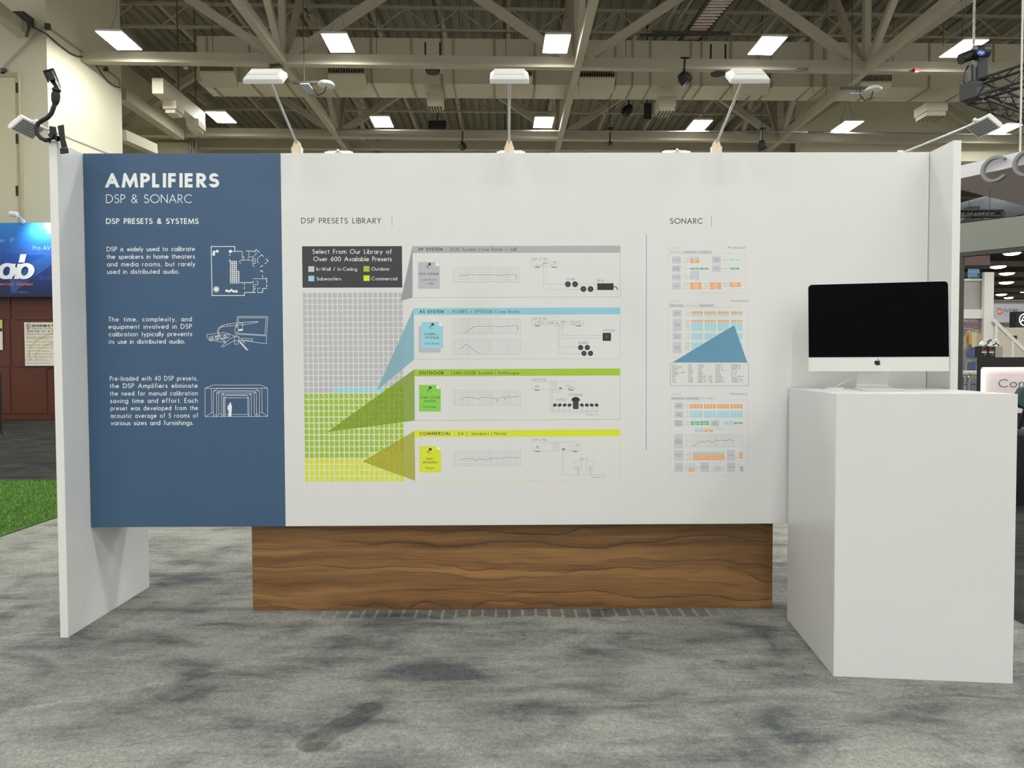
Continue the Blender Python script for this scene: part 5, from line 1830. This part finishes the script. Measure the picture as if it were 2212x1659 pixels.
MB().tube([on(1, 50, 482, SY), on(1, 47, 474, SY - .1), on(1, 37, 464, SY - .3)], .025, 8).build('stem', LAMPW, o)
MB().tube([on(1, 38, 463.5, SY - .3), on(1, 22, 461.5, SY - .3)], .06, 8).build('lamp_head', LAMPW, o)
MB().tube([on(1, 50, 480, SY - .02), on(1, 48, 475, SY - .05)], .05, 8).build('lamp_base', LAMPW, o)
ld = bpy.data.lights.new('lamp_bulb', 'SPOT')
ld.energy, ld.spot_size, ld.spot_blend, ld.shadow_soft_size = 70, 2.0, 1.0, .1
lo = bpy.data.objects.new('lamp_bulb', ld)
COL.objects.link(lo)
lo.parent = o
lo.location = on(1, 66, 470, SY - .4) - o.location
lo.rotation_euler = (math.radians(50), 0, 0)

PAPER = mat('cream_poster_paper', (246, 242, 226), 0.6, var=0)
PY = BY - .06
PP = PXM(PY, .004)
ps = thing('poster', 'cream poster with black headings pinned to the brown booth wall', 'poster', on(1, 85, 790, PY))
p, q = on(1, 52, 696.5, PY), on(1, 132, 790, PY)
MB().box(p.x, q.x, PY, PY + .02, q.z, p.z).build('sheet', PAPER, ps)
c11 = crop(0, 420, 5.267)
t = MB()
strip(t, [(PT_x, PT_y) for PT_x, PT_y in [(68 + 0.0, 778), (62, 765), (66, 748), (80, 735), (100, 724), (125, 716)]], 1.8, PP, 0)
strip(t, [(80, 780), (76, 768), (84, 756), (100, 745), (128, 736)], 1.6, PP, 0)
t.build('swoosh', mat('yellow_green_swoosh', (222, 224, 90), 0.6, var=0), ps)
t = MB()
text(t, 'Connect', 57, 705.8, 6.8, PP, 115.5, wt=.17, k=1)
text(t, 'Device to a N', 58.5, 717.2, 4.8, PP, 117, wt=.15, k=1)
t.m = 1
text(t, 'IR,', 57.5, 711.4, 4.6, PP, 66, wt=.13, k=1)
t.m = 2
text(t, 'Serial,', 68.5, 711.4, 4.6, PP, 91, wt=.1, k=1)
t.m = 3
text(t, 'Contact', 94, 711.4, 4.6, PP, 120, wt=.13, k=1)
t.m = 0
for j, (s, x1) in enumerate((('Engineered to work in any control system', 118), ('Access, monitor, and control your systems', 118), ('the software of your choice', 104), ('Connect using your phone, pad, tablet', 118), ('Mixed, stackable, and PoE models', 118), ('Contacts, IR, serial, and relay devices', 118),
                          ('Low profile, stylish enclosure', 108), ('Sensor and IR input over the network', 118), ('Simple to install and easy to use', 112), ('Flexible and cost effective', 101), ('Slim, thin wall, field installed', 107))):
    y = (722.5, 729, 732, 739, 746, 752, 759, 765.5, 772, 778.5, 785)[j]
    text(t, s, 57.5 + j * -.03, y, 2.1, PP, x1, wt=.14, k=1)
t.build('lettering', [INK, mat('dark_red_print', (150, 50, 40), 0.6, var=0), GREYT, mat('olive_print', (150, 170, 60), 0.6, var=0)], ps)
ps = thing('poster', 'poster sheet with dark blue band cut by the left picture edge', 'poster', on(1, -5, 756, PY))
p, q = on(1, -50, 691, PY), on(1, 5.5, 756, PY)
s_ = MB().box(p.x, q.x, PY, PY + .02, q.z, p.z).build('sheet', PAPER, ps)
t = MB()
rect(t, -50, 709, 4.5, 716, PP, 0)
t.build('band', mat('navy_print', (34, 44, 96), 0.6, var=0), ps)
t = MB()
rect(t, -50, 692, 4.5, 708, PP, 0)
t.build('band', mat('yellow_green_swoosh', (0, 0, 0)), ps)
o = thing('display_stand', 'black stand leg with a splayed foot at the left picture edge', 'stand', on(2, 3, 940, -.012))
fy = o.location.y
MB().tube([on(1, -1, 806, fy), on(1, 1.5, 930, fy)], .03, 8).build('leg', BLACK, o)
MB().tube([on(1, 0, 915, fy), on(1, 3, 930, fy), on(1, 7, 939, fy)], .022, 8).build('foot', BLACK, o)

# ------------------------------------------------------------------ neighbours on the right
SIGNW = mat('canopy_white', (232, 230, 234), 0.5, var=0.01)
SIGNU = mat('canopy_underside', (240, 226, 222), 0.7, var=0.02)
LETG = mat('letter_grey', (140, 143, 144), 0.5, var=0)
A = Vector((5.72, 9.15, 3.62))
e1, e2 = Vector((.513, -.858, 0)), Vector((.858, .513, 0))
cn = thing('canopy_sign', 'white overhead canopy with big raised grey letters right of the exhibit wall', 'sign', A)
z0_, z1_ = 3.62, 3.79
q = [A, A + e1 * 3.0, A + e1 * 3.0 + e2 * 3.4, A + e2 * 3.4]
lv = lambda z: [Vector((p.x, p.y, z)) for p in q]
MB().hexa(lv(z0_ + .004), lv(z1_)).build('fascia', SIGNW, cn)
q2 = [A + (e1 + e2) * .012, A + e1 * 2.99 + e2 * .012, A + e1 * 2.99 + e2 * 3.38, A + e1 * .012 + e2 * 3.38]
MB().hexa([Vector((p.x, p.y, z0_)) for p in q2], [Vector((p.x, p.y, z0_ + .0039)) for p in q2]).build('soffit', SIGNU, cn)
nrm = Vector((-.858, -.513, 0))
for cx, lab, o0, o1_ in ((2153, 'raised grey letter C', 42, 318), (2224, 'raised grey letter o', 0, 360)):
    m = onp(cx, 366 if cx < 2200 else 352, A + nrm * .03, nrm)
    R1, R2 = .158, .124
    t = MB()
    n = 32
    ring = []
    for j in range(n + 1):
        a_ = math.radians(o0 + (o1_ - o0) * j / n)
        ring.append((math.cos(a_), math.sin(a_)))
    f0, f1 = m, m + nrm * .06
    up = Vector((0, 0, 1))
    vs = []
    for f in (f0, f1):
        for R_ in (R1, R2):
            vs += [f + e1 * (R_ * c_) + up * (R_ * s_) for c_, s_ in ring]
    k = n + 1
    fs = []
    for j in range(n):
        fs += [(j, j + 1, k + j + 1, k + j), (2 * k + j, 3 * k + j, 3 * k + j + 1, 2 * k + j + 1), (j, 2 * k + j, 2 * k + j + 1, j + 1), (k + j, k + j + 1, 3 * k + j + 1, 3 * k + j)]
    fs += [(0, k, 3 * k, 2 * k), (n, 2 * k + n, 3 * k + n, k + n)]
    t.add(vs, fs)
    tag(t.build('letter', LETG, cn), label=lab)
p = onp(2203, 362, A + e2 * .1, nrm)
MB().tube([p, (p.x, p.y, ZD)], .012, 6).build('hang_wire', mat('pale_wire', (210, 208, 200), 0.5, var=0), cn)

PORT = mat('grey_green_fabric', (142, 147, 136), 0.8, var=0.08, scale=60)
PORTD = mat('charcoal_trim', (72, 68, 62), 0.6, var=0.03)
pA, pB = on(1, 2066, 484, 7.5), on(1, 2240, 459, 7.0)
zl, zu = pA.z - .315, pA.z
u = Vector((pB.x - pA.x, pB.y - pA.y, 0)).normalized()
nb = Vector((-u.y, u.x, 0))
if nb.y < 0: nb = -nb
pt = thing('booth_portal', 'grey fabric-faced gateway beam and dark post right of the exhibit wall', 'gateway', (pA.x, pA.y, 0))
b0 = [Vector((pA.x, pA.y, 0)) - u * .1, Vector((pA.x, pA.y, 0)) + u * 1.6]
sec = lambda s0, s1, y0, y1, z0, z1: ([b0[0] + u * s0 + nb * y0 + Vector((0, 0, z0)), b0[0] + u * s1 + nb * y0 + Vector((0, 0, z0)), b0[0] + u * s1 + nb * y1 + Vector((0, 0, z0)), b0[0] + u * s0 + nb * y1 + Vector((0, 0, z0))],
                                      [b0[0] + u * s0 + nb * y0 + Vector((0, 0, z1)), b0[0] + u * s1 + nb * y0 + Vector((0, 0, z1)), b0[0] + u * s1 + nb * y1 + Vector((0, 0, z1)), b0[0] + u * s0 + nb * y1 + Vector((0, 0, z1))])
MB().hexa(*sec(0, 2.6, 0, .09, zl, zu)).build('header_beam', PORT, pt)
MB().hexa(*sec(0, 2.6, .004, .086, zl - .045, zl - .001)).build('header_trim', PORTD, pt)
MB().hexa(*sec(.0, .165, .01, .08, -.012, zl - .046)).build('post', PORTD, pt)
MB().hexa(*sec(2.42, 2.585, .01, .08, -.012, zl - .046)).build('post', PORTD, pt)

BANB = mat('mauve_brown_fabric', (128, 108, 104), 0.8, var=0.03)
o = thing('hanging_banner', 'dull mauve hanging banner seen through the grey gateway', 'banner', on(1, 2110, 580, 9.4))
fbox(MB(), 2082, 538, 2138.5, 573, 9.4, .05).build('cloth', BANB, o)
fbox(MB(), 2082, 573.5, 2138.5, 580, 9.41, .04).build('lower_band', BLACK, o)
MB().tube([on(1, 2092, 538, 9.42), Vector((on(1, 2092, 538, 9.42).x, 9.42, 3.618))], .003, 5).build('hang_wire', STRUT, o)
MB().tube([on(1, 2136, 538, 9.42), Vector((on(1, 2136, 538, 9.42).x, 9.42, 3.618))], .003, 5).build('hang_wire', STRUT, o)

# round high-bays of the far hall
def far_light(x, y, w, lab):
    p = on(2, x, y, 9.3)
    p = EYE + (p - EYE) * .55
    R_ = w / 2 / FPX * p.y
    o = thing('round_ceiling_light', lab, 'ceiling light', p, 0, 'round lights of the far hall')
    MB().lathe([(R_, 0), (R_ * .8, .06 * R_), (R_ * .2, .14 * R_)], p, 20).build('reflector', HOUS, o)
    MB().lathe([(R_ * .4, -.26 * R_), (R_ * .8, -.17 * R_), (R_ * 1.0, -.002)], p, 20).build('lens', mat('far_lens', (255, 250, 236), 0.5, var=0, emit=30.0), o)
    MB().tube([(p.x, p.y, p.z + .14 * R_), (p.x, p.y, ZD)], .006, 5).build('hanging_wire', STRUT, o)


for x, y, w, lab in ((2186, 547, 32, 'far round ceiling light nearest the gateway beam'), (2156, 576, 30, 'far round ceiling light beside the mauve banner corner'), (2175, 590.5, 28, 'far round ceiling light just right of the white stair post'),
                     (2174, 610, 27, 'far round ceiling light fourth from the top through the gateway'), (2163, 636, 20, 'far round ceiling light fifth from the top through the gateway'), (2179, 643, 17, 'far round ceiling light just above the lilac banner'), (2144, 649, 9, 'lowest far round ceiling light beside the white stair post'), (2209, 631, 8, 'far round ceiling light at the right picture edge')):
    far_light(x, y, w, lab)
for k in range(13):
    Y = 36 + 8.5 * k
    tag(MB().bar((Y * .60, Y, 11.3), (Y * .60 + 26, Y + .8, 11.3), .3, .55).build('roof_beam', BEAM), 'roof beam of the far hall seen through the grey gateway', 'roof beam', 'roof beams of the far hall')

# two-storey white booth with stair
LY = 17.0
BOW = mat('booth_white_paint', (226, 224, 216), 0.5, var=0.01)
FROST = mat('smoky_railing_glass', (176, 174, 166), 0.15, var=0.02, alpha=0.85)
mz = thing('mezzanine', 'white upper deck with glass railing on a tall square post', 'booth deck', (12, LY, -.012))
fbox(MB(), 2060, 668, 2130, 688, LY, 1.2).build('fascia', BOW, mz)
fbox(MB(), 2127.5, 588, 2144.5, 772, LY - .06, .1).build('post', BOW, mz)
fbox(MB(), 2060, 602, 2128, 606.5, LY + .05, .1).build('top_rail', BOW, mz)
fbox(MB(), 2062, 608, 2124, 667, LY + .08, .03).build('railing_glass', FROST, mz)
fbox(MB(), 2123, 606.5, 2127, 668, LY + .05, .06).build('baluster', BOW, mz)
a = on(1, 2127.5, 772, LY - .06)
MB().box(a.x, a.x + .19, LY - .06, LY + .04, -.012, a.z).build('post', BOW, mz)
o = thing('bar_stool', 'grey stool standing behind the smoky railing glass', 'stool', on(1, 2090, 667, LY + .5))
fbox(MB(), 2082, 615, 2098, 619, LY + .5, .3).build('seat', STRUT, o)
MB().tube([on(1, 2095, 618, LY + .6), on(1, 2083, 640, LY + .6), on(1, 2098, 667, LY + .6)], .02, 6).build('leg', STRUT, o)
o = thing('water_jug', 'clear blue water cooler jug on the upper deck rail', 'water jug', on(1, 2103, 602, LY + .1))
p = o.location
JUG = mat('blue_jug_plastic', (118, 170, 208), 0.15, var=0.05, scale=20, trans=.35)
MB().lathe([(.115, 0), (.125, .02), (.125, .07), (.118, .08), (.125, .09), (.125, .16), (.118, .17), (.125, .18), (.122, .22), (.09, .25), (.05, .255)], (p.x, p.y, p.z + .015), 20).build('bottle', JUG, o, smooth=True)
MB().box(p.x + .02, p.x + .05, p.y - .133, p.y - .127, p.z + .04, p.z + .12).build('label_mark', mat('navy_print', (0, 0, 0)), o)

AX = LY + .05
ap = thing('poster', 'tall dark poster with white and red capitals under the upper deck', 'poster', on(1, 2105, 845, AX))
pm, nt3, bs3 = nodes('poster_photo_print')
n3 = noise(nt3, mapped(nt3, (1.6, 1, 1.1)), 1.3, 2, .4)
r3 = ramp(nt3, [(.3, lin(70, 76, 86)), (.42, lin(98, 104, 118)), (.5, lin(120, 128, 120)), (.56, lin(190, 168, 120)), (.62, lin(96, 98, 110)), (.75, lin(70, 72, 78))])
nt3.links.new(n3, r3.inputs[0])
nt3.links.new(r3.outputs[0], bs3.inputs['Base Color'])
fbox(MB(), 2060, 689, 2127, 905, AX, .04).build('sheet', pm, ap)
PA = PXM(AX, .006)
t = MB()
rect(t, 2060, 689.5, 2126.8, 712, PA, 0)
t.build('header_band', mat('slate_band', (112, 116, 118), 0.5, var=0), ap)
t = MB()
text(t, 'CONTROL', 2070, 695, 5.4, PA, 2112.5, wt=.11, k=1)
t.m = 1
text(t, 'ALEXA', 2083, 703.5, 6.6, PA, 2117, wt=.18, k=1)
t.m = 0
frame(t, 2070, 710, 2101, 721, .5, PA, 1)
text(t, 'at home', 2082, 717.5, 3, PA, 2096, wt=.1, k=1)
t.build('lettering', [LETTER, mat('red_print', (200, 44, 52), 0.5, var=0)], ap)
t = MB()
for m, q in ((0, (2092, 716, 2099, 744)), (1, (2099, 718, 2110, 750)), (2, (2110, 720, 2122, 748)), (3, (2090, 757, 2126, 772)), (3, (2090, 782, 2108, 800))):
    t.m = m
    rect(t, *q, PA, 1)
t.build('picture_block', [mat('amber_print', (214, 136, 40), 0.6, var=.1), mat('sage_print', (196, 198, 160), 0.6, var=.1), mat('sand_print', (190, 176, 140), 0.6, var=.1), mat('dusk_blue_print', (74, 86, 130), 0.6, var=.1)], ap)

st = thing('staircase', 'white staircase with sloping handrail descending to the right', 'staircase', on(1, 2175, 770, LY - .1))
SLY = LY - .1
MB().bar(on(1, 2146, 692, SLY), on(1, 2240, 783, SLY), .06, .08).build('handrail', BOW, st)
for x, y in ((2152, 700), (2187, 733)):
    a = on(1, x, y, SLY)
    MB().box(a.x - .025, a.x + .025, SLY - .02, SLY + .03, a.z - 1.1, a.z).build('baluster', BOW, st)
MB().hexa([on(1, 2146, 754, SLY), on(1, 2151, 754, SLY), on(1, 2215, 818, SLY), on(1, 2200, 818, SLY)], [on(1, 2151, 756, SLY + .9), on(1, 2155, 756, SLY + .9), on(1, 2215, 818, SLY + .9), on(1, 2200, 818, SLY + .9)]).build('stringer', BOW, st)
SAND = mat('sand_partition', (206, 200, 182), 0.6, var=0.02)
o = thing('partition_wall', 'sand coloured partition wall behind the white staircase', 'partition', on(1, 2190, 830, 24))
a, b = on(1, 2140, 707, 24), on(1, 2330, 830, 24)
MB().box(a.x, b.x, 24, 24.2, -.012, a.z).build('wall_body', SAND, o)
a, b = on(1, 2188, 725, 23.95), on(1, 2196, 733, 23.95)
MB().box(a.x, b.x, 23.93, 24, b.z, a.z).build('wall_box', BLACK, o)

bn_ = thing('hanging_banner', 'lilac white banner with orange disc emblem hung in the far hall', 'banner', on(1, 2190, 695, 28))
BYY = 28
a, b = on(1, 2142, 655, BYY), on(1, 2340, 696, BYY)
MB().box(a.x, b.x, BYY, BYY + .1, b.z, a.z).build('banner_cloth', mat('lilac_white_cloth', (216, 214, 228), 0.7, var=0.01), bn_)
PB = PXM(BYY, .01)
t = MB()
disc(t, 2159, 672.6, 7.4, PB, 0)
t.m = 1
for x in (2153.5, 2159.5):
    lines(t, [[(x, 668.6), (x, 676.6), (x + 5, 672.6), (x, 668.6)]], 1.2, PB, 1)
t.build('disc_emblem', [mat('orange_emblem', (234, 126, 42), 0.6, var=0), LETTER], bn_)
t = MB()
text(t, 'FUTURE', 2169, 674.4, 7.2, PB, 2199, wt=.17, k=0)
t.m = 1
text(t, 'READY', 2201, 674.4, 7.2, PB, 2226, wt=.08, k=0)
text(t, 'SOLUTIONS', 2169.5, 680.8, 4, PB, 2226, wt=.1, k=0)
t.build('lettering', [mat('slate_print', (86, 90, 104), 0.6, var=0), GREYL], bn_)
t = MB()
for k in range(12):
    t.bar(on(1, 2142 + 8 * k, 649, BYY), on(1, 2150 + 8 * k, 654, BYY), .03, .03)
t.bar(on(1, 2142, 649, BYY), on(1, 2240, 649, BYY), .05, .05)
t.bar(on(1, 2142, 654, BYY), on(1, 2240, 654, BYY), .05, .05)
t.build('support_truss', PIPE, bn_)
o = thing('lit_sign', 'black square sign with glowing white round emblem at the right picture edge', 'sign', on(1, 2205, 706, 22))
fbox(MB(), 2195.5, 673, 2240, 706.5, 22, .3).build('sign_box', BLACK, o)
PL = PXM(22, .01)
t = MB()
n = 30
cx, cy = 2213.5, 690.5
lines(t, [[(cx + 11 * math.cos(2 * PI * j / n), cy + 12.5 * math.sin(2 * PI * j / n)) for j in range(n + 1)]], 2.2, PL, 0)
lines(t, [[(2205, 697), (2211, 684), (2215, 684), (2214, 698)], [(2207, 693), (2219, 691)]], 1.6, PL, 0)
t.build('round_emblem', mat('glowing_white', (226, 236, 255), 0.5, var=0, emit=1.2), o)

# glowing reception bar
RY = 5.9
rb = thing('reception_bar', 'black topped bar counter with a glowing white front panel', 'bar counter', on(2, 2180, 1000, -.012))
rb.location = (4.6, RY + .3, -.012)
a = on(1, 2110.5, 772, RY)
LX = a.x
BQ = lambda z, d=0.0: [(LX + d * .75, RY + d, z), (LX + 2.2, RY + d, z), (LX + 2.2, RY + .6, z), (LX + .45, RY + .6, z)]
MB().hexa(BQ(a.z - .085), BQ(a.z)).build('bar_top', mat('bar_black', (24, 21, 20), 0.35, var=0), rb)
f = on(1, 2116, 793, RY)
g_ = on(1, 2197, 893, RY)
EQ_ = lambda z: [(LX, RY, z), (LX + .035, RY, z), (LX + .485, RY + .6, z), (LX + .45, RY + .6, z)]
MB().hexa(EQ_(g_.z), EQ_(a.z - .086)).build('end_panel', MATS['bar_black'], rb)
fr_ = MB().box(LX + .1, LX + 2.2, RY + .05, RY + .09, g_.z, a.z - .086).build('front_panel', mat('bar_front_white', (228, 220, 216), 0.6, var=0), rb)
t = MB()
t.box(LX + .08, LX + 2.2, RY + .012, RY + .046, a.z - .100, a.z - .088)
t.box(LX + .064, LX + .078, RY + .012, RY + .046, g_.z + .02, a.z - .102)
t.build('light_strip', mat('led_strip', (255, 240, 240), 0.5, var=0, emit=2.6), rb)
PR = PXM(RY + .05, .002)
t = MB()
text(t, 'Con', 2157, 836.5, 17.5, PR, 2213, wt=.085, k=0)
t.build('lettering', mat('bar_lettering', (92, 88, 88), 0.5, var=0), fr_)
MB().hexa(BQ(-.012, .04), BQ(g_.z - .002, .04)).build('bar_base', MATS['bar_black'], rb)
for k, x in enumerate((2119.5, 2135.5)):
    p, q = on(1, x, 747, RY + .12), on(1, x + 14.5, 771.5, RY + .12)
    zt_ = a.z
    o = thing('leaflet_box', ('left' if k == 0 else 'right') + ' one of two black printed leaflet boxes on the bar counter', 'leaflet box', ((p.x + q.x) / 2, RY + .15, zt_))
    MB().box(p.x, q.x, RY + .12, RY + .2, zt_, zt_ + .098).build('box_body', BLACK, o)
    PK = PXM(RY + .12, .001)
    t = MB()
    xm = x + 7.5
    lines(t, [[(xm + 4.5 * math.cos(j * .35 + .8), 753 + 4.2 * math.sin(j * .35 + .8)) for j in range(14)]], .5, PK, 0)
    lines(t, [[(xm - 2, 764), (xm + 4, 765.5), (xm - 1, 767)]], .6, PK, 0)
    t.m = 1
    rect(t, x + 1, 758, x + 12, 760, PK, 0)
    t.m = 2
    rect(t, x + 1, 760, x + 12, 762, PK, 0)
    t.build('box_print', [GREYL, MATS['red_print'], LETTER], o)
rp_ = random.Random(5)
hold = thing('leaflet_holder', 'clear holder of striped wrapped sachets behind the leaflet boxes', 'leaflet holder', (on(1, 2138, 747, RY + .3).x, RY + .3, a.z))
p, q = on(1, 2124, 733, RY + .3), on(1, 2154, 771, RY + .3)
MB().box(p.x, q.x, RY + .23, RY + .4, a.z, a.z + .10).build('holder_body', FROST, hold)
t = MB()
for k in range(16):
    cx, cy, cz = rp_.uniform(p.x + .01, q.x - .01), RY + rp_.uniform(.24, .38), a.z + .10 + rp_.uniform(.0, .05)
    t.m = k % 3 if k % 3 < 2 else 0
    an = rp_.uniform(-.9, .9)
    t.bar((cx - .02 * math.cos(an), cy, cz - .02 * math.sin(an)), (cx + .02 * math.cos(an), cy, cz + .02 * math.sin(an)), .02, .012)
tag(t.build('sachet', [LETTER, CHAR], hold), kind='stuff')
for k, x0 in enumerate((2078, 2103)):
    Y = 8.6
    a_ = on(1, x0, 801, Y)
    o = thing('bar_stool', ('left' if k == 0 else 'right') + ' one of two pale cushioned stools with chrome frames seen past the gateway post', 'stool', (a_.x + .06, Y + .15, -.012))
    MB().box(a_.x - .02, a_.x + .095, Y, Y + .35, a_.z - .06, a_.z).build('seat', mat('stool_cushion', (204, 198, 184), 0.7, var=0.02), o, bev=.02)
    for yv in (Y + .02, Y + .32):
        MB().tube([(a_.x + .085, yv, a_.z - .05), (a_.x + .10, yv, a_.z - .09), (a_.x + .10, yv, .04), (a_.x + .08, yv, .0), (a_.x - .03, yv, .0)], .011, 8).build('frame_tube', CHROME, o, smooth=True)
    MB().tube([(a_.x + .10, Y + .02, a_.z - .17), (a_.x - .03, Y + .02, a_.z - .17)], .008, 6).build('stretcher', CHROME, o)
o = thing('bar_chair', 'dark teal padded chair back leaning into the right picture edge', 'chair', (on(1, 2206, 883, 4.9).x, 4.9, -.012))
TEALF = mat('dark_teal_fabric', (52, 72, 74), 0.8, var=.06, scale=30)
q = [(2198, 874), (2198.5, 858), (2210, 838), (2240, 830), (2240, 890), (2212, 882)]
MB().hexa([on(1, *p, 4.9) for p in q[::-1]], [on(1, *p, 4.9) + Vector((0, .06, 0)) for p in q[::-1]]).build('backrest', TEALF, o, bev=.01)
cx0 = on(1, 2216, 900, 4.9).x
MB().box(cx0, cx0 + .42, 4.72, 5.14, .70, .76).build('seat', TEALF, o, bev=.02)
for dx in (.03, .39):
    for dy in (4.75, 5.11):
        MB().tube([(cx0 + dx, dy, .70), (cx0 + dx, dy, -.011)], .013, 8).build('leg', BLACK, o)
for dy in (4.80, 5.0):
    MB().tube([(cx0 + .02, dy, .74), (on(1, 2226, 880, 4.9).x, 4.93, .96)], .012, 8).build('back_post', BLACK, o)

# black box truss and hoist at the top right
TRB = mat('truss_black', (26, 26, 27), 0.45, var=0.03)
bt = thing('lighting_truss', 'black box lighting truss with a corner block hung at the top right', 'lighting truss', on(1, 2100, 200, 13.0))


def boxtruss(o, p, q, s, n, nm='truss_run'):
    p, q = Vector(p), Vector(q)
    d = (q - p).normalized()
    sd_ = d.cross(Vector((0, 0, 1))).normalized() * (s / 2)
    uu = Vector((0, 0, s / 2))
    cs_ = [sd_ + uu, -sd_ + uu, -sd_ - uu, sd_ - uu]
    t = MB()
    for c_ in cs_:
        t.tube([p + c_, q + c_], .024, 7)
    for k in range(n):
        a_, b_ = p.lerp(q, k / n), p.lerp(q, (k + 1) / n)
        for i in range(4):
            c0, c1_ = cs_[i], cs_[(i + 1) % 4]
            t.tube([a_ + (c0 if k % 2 == 0 else c1_), b_ + (c1_ if k % 2 == 0 else c0)], .013, 5)
    t.build(nm, TRB, o)


cz = bt.location.copy()
cz.z = on(1, 2100, 199, 13.0).z
t = MB()
s = .3
u1, u2 = Vector((.5, -.87, 0)), Vector((.87, .5, 0))
pl = lambda a_, b_, z: cz + u1 * a_ + u2 * b_ + Vector((0, 0, z))
t.hexa([pl(-s / 2, -s / 2, -s / 2), pl(s / 2, -s / 2, -s / 2), pl(s / 2, s / 2, -s / 2), pl(-s / 2, s / 2, -s / 2)], [pl(-s / 2, -s / 2, s / 2), pl(s / 2, -s / 2, s / 2), pl(s / 2, s / 2, s / 2), pl(-s / 2, s / 2, s / 2)])
t.build('corner_block', TRB, bt)
boxtruss(bt, cz + u1 * .155, cz + u1 * 3.2, .29, 10)
boxtruss(bt, cz + u2 * .15, cz + u2 * 4.6, .29, 14)
ho = thing('chain_hoist', 'black chain hoist motor with blue label standing on the truss corner', 'hoist', cz + Vector((.02, 0, .19)))
a_, b_ = on(1, 2105, 115, 13.0), on(1, 2127, 172, 13.0)
MB().box(a_.x, b_.x, 12.9, 13.1, cz.z + .19, a_.z).build('hoist_body', BLACK, ho, bev=.02)
p = on(1, 2118, 113, 12.95)
MB().lathe([(.12, -.13), (.13, 0), (.12, .13)], p, 16, 0).build('motor_drum', BLACK, ho)
t = MB()
PH = PXM(12.8, .004)
disc(t, 2119, 114, 9, PH, 0, 16, 6)
t.m = 1
strip(t, [(2113, 115), (2118, 111), (2120, 116), (2125, 112)], 1.2, PH, 1)
t.build('hoist_badge', [mat('hoist_blue', (52, 92, 190), 0.4, var=0), LETTER], ho)
p, q = on(1, 2075, 128, 13.0), on(1, 2100, 118, 13.0)
MB().tube([p, q], .1, 12).build('chain_bag_bar', BLACK, ho)
a_, b_ = on(1, 2094, 142, 13.0), on(1, 2099, 176, 13.0)
MB().box(a_.x, b_.x, 12.95, 13.05, b_.z, a_.z).build('hook_block', BLACK, ho)
MB().tube([on(1, 2092, 142, 13), on(1, 2082, 160, 13), on(1, 2081, 175, 13), on(1, 2086, 184, 13)], .014, 6).build('control_cable', BLACK, ho, smooth=True)
p = on(1, 2103, 115, 13.0)
ch = MB()
z = p.z
k = 0
while z < ZD:
    if k % 2: ch.bar((p.x - .022, 13, z + .03), (p.x + .022, 13, z + .03), .016, .075)
    else: ch.bar((p.x, 12.978, z + .03), (p.x, 13.022, z + .03), .016, .075)
    z += .062
    k += 1
ch.build('chain', PIPE, ho)

# darker truss and pale duct glimpsed between canopy and gateway
ft = thing('lighting_truss', 'low black box truss glimpsed between the white canopy and the grey gateway', 'lighting truss', on(1, 2110, 468, 16))
boxtruss(ft, on(1, 2060, 461.5, 16), on(1, 2163, 461.5, 16), .13, 8)
p, q = on(1, 2154, 455, 16), on(1, 2166, 468, 16)
MB().box(p.x, q.x, 15.95, 16.1, q.z, p.z).build('corner_block', TRB, ft)
p, q = on(1, 2091, 445, 16), on(1, 2116, 456, 16)
MB().box(p.x, q.x, 15.95, 16.2, q.z, p.z).build('spotlight_body', TRB, ft, bev=.03)
boxtruss(ft, on(1, 2062, 476, 15.2), on(1, 2165, 466, 18), .12, 8)
gd = MB().tube([on(1, 2085, 462, 24), on(1, 2240, 425, 20)], .42, 16)
tag(gd.build('round_duct', mat('blue_grey_duct', (132, 136, 146), 0.5, metal=.2, var=0.03), smooth=True), 'blue-grey round duct sloping behind the white canopy', 'air duct')
for k, (a_, b_, Y) in enumerate((((2074, 428), (2240, 428), 27.5), ((2074, 438), (2240, 440), 29), ((2074, 350), (2240, 352), 26.5))):
    tag(MB().tube([on(1, *a_, Y), on(1, *b_, Y)], .07, 8).build('pipe', DARKB if k < 2 else BEAM, smooth=True), ('upper brown', 'lower brown', 'beige')[k] + ' pipe crossing behind the white canopy', 'pipe')
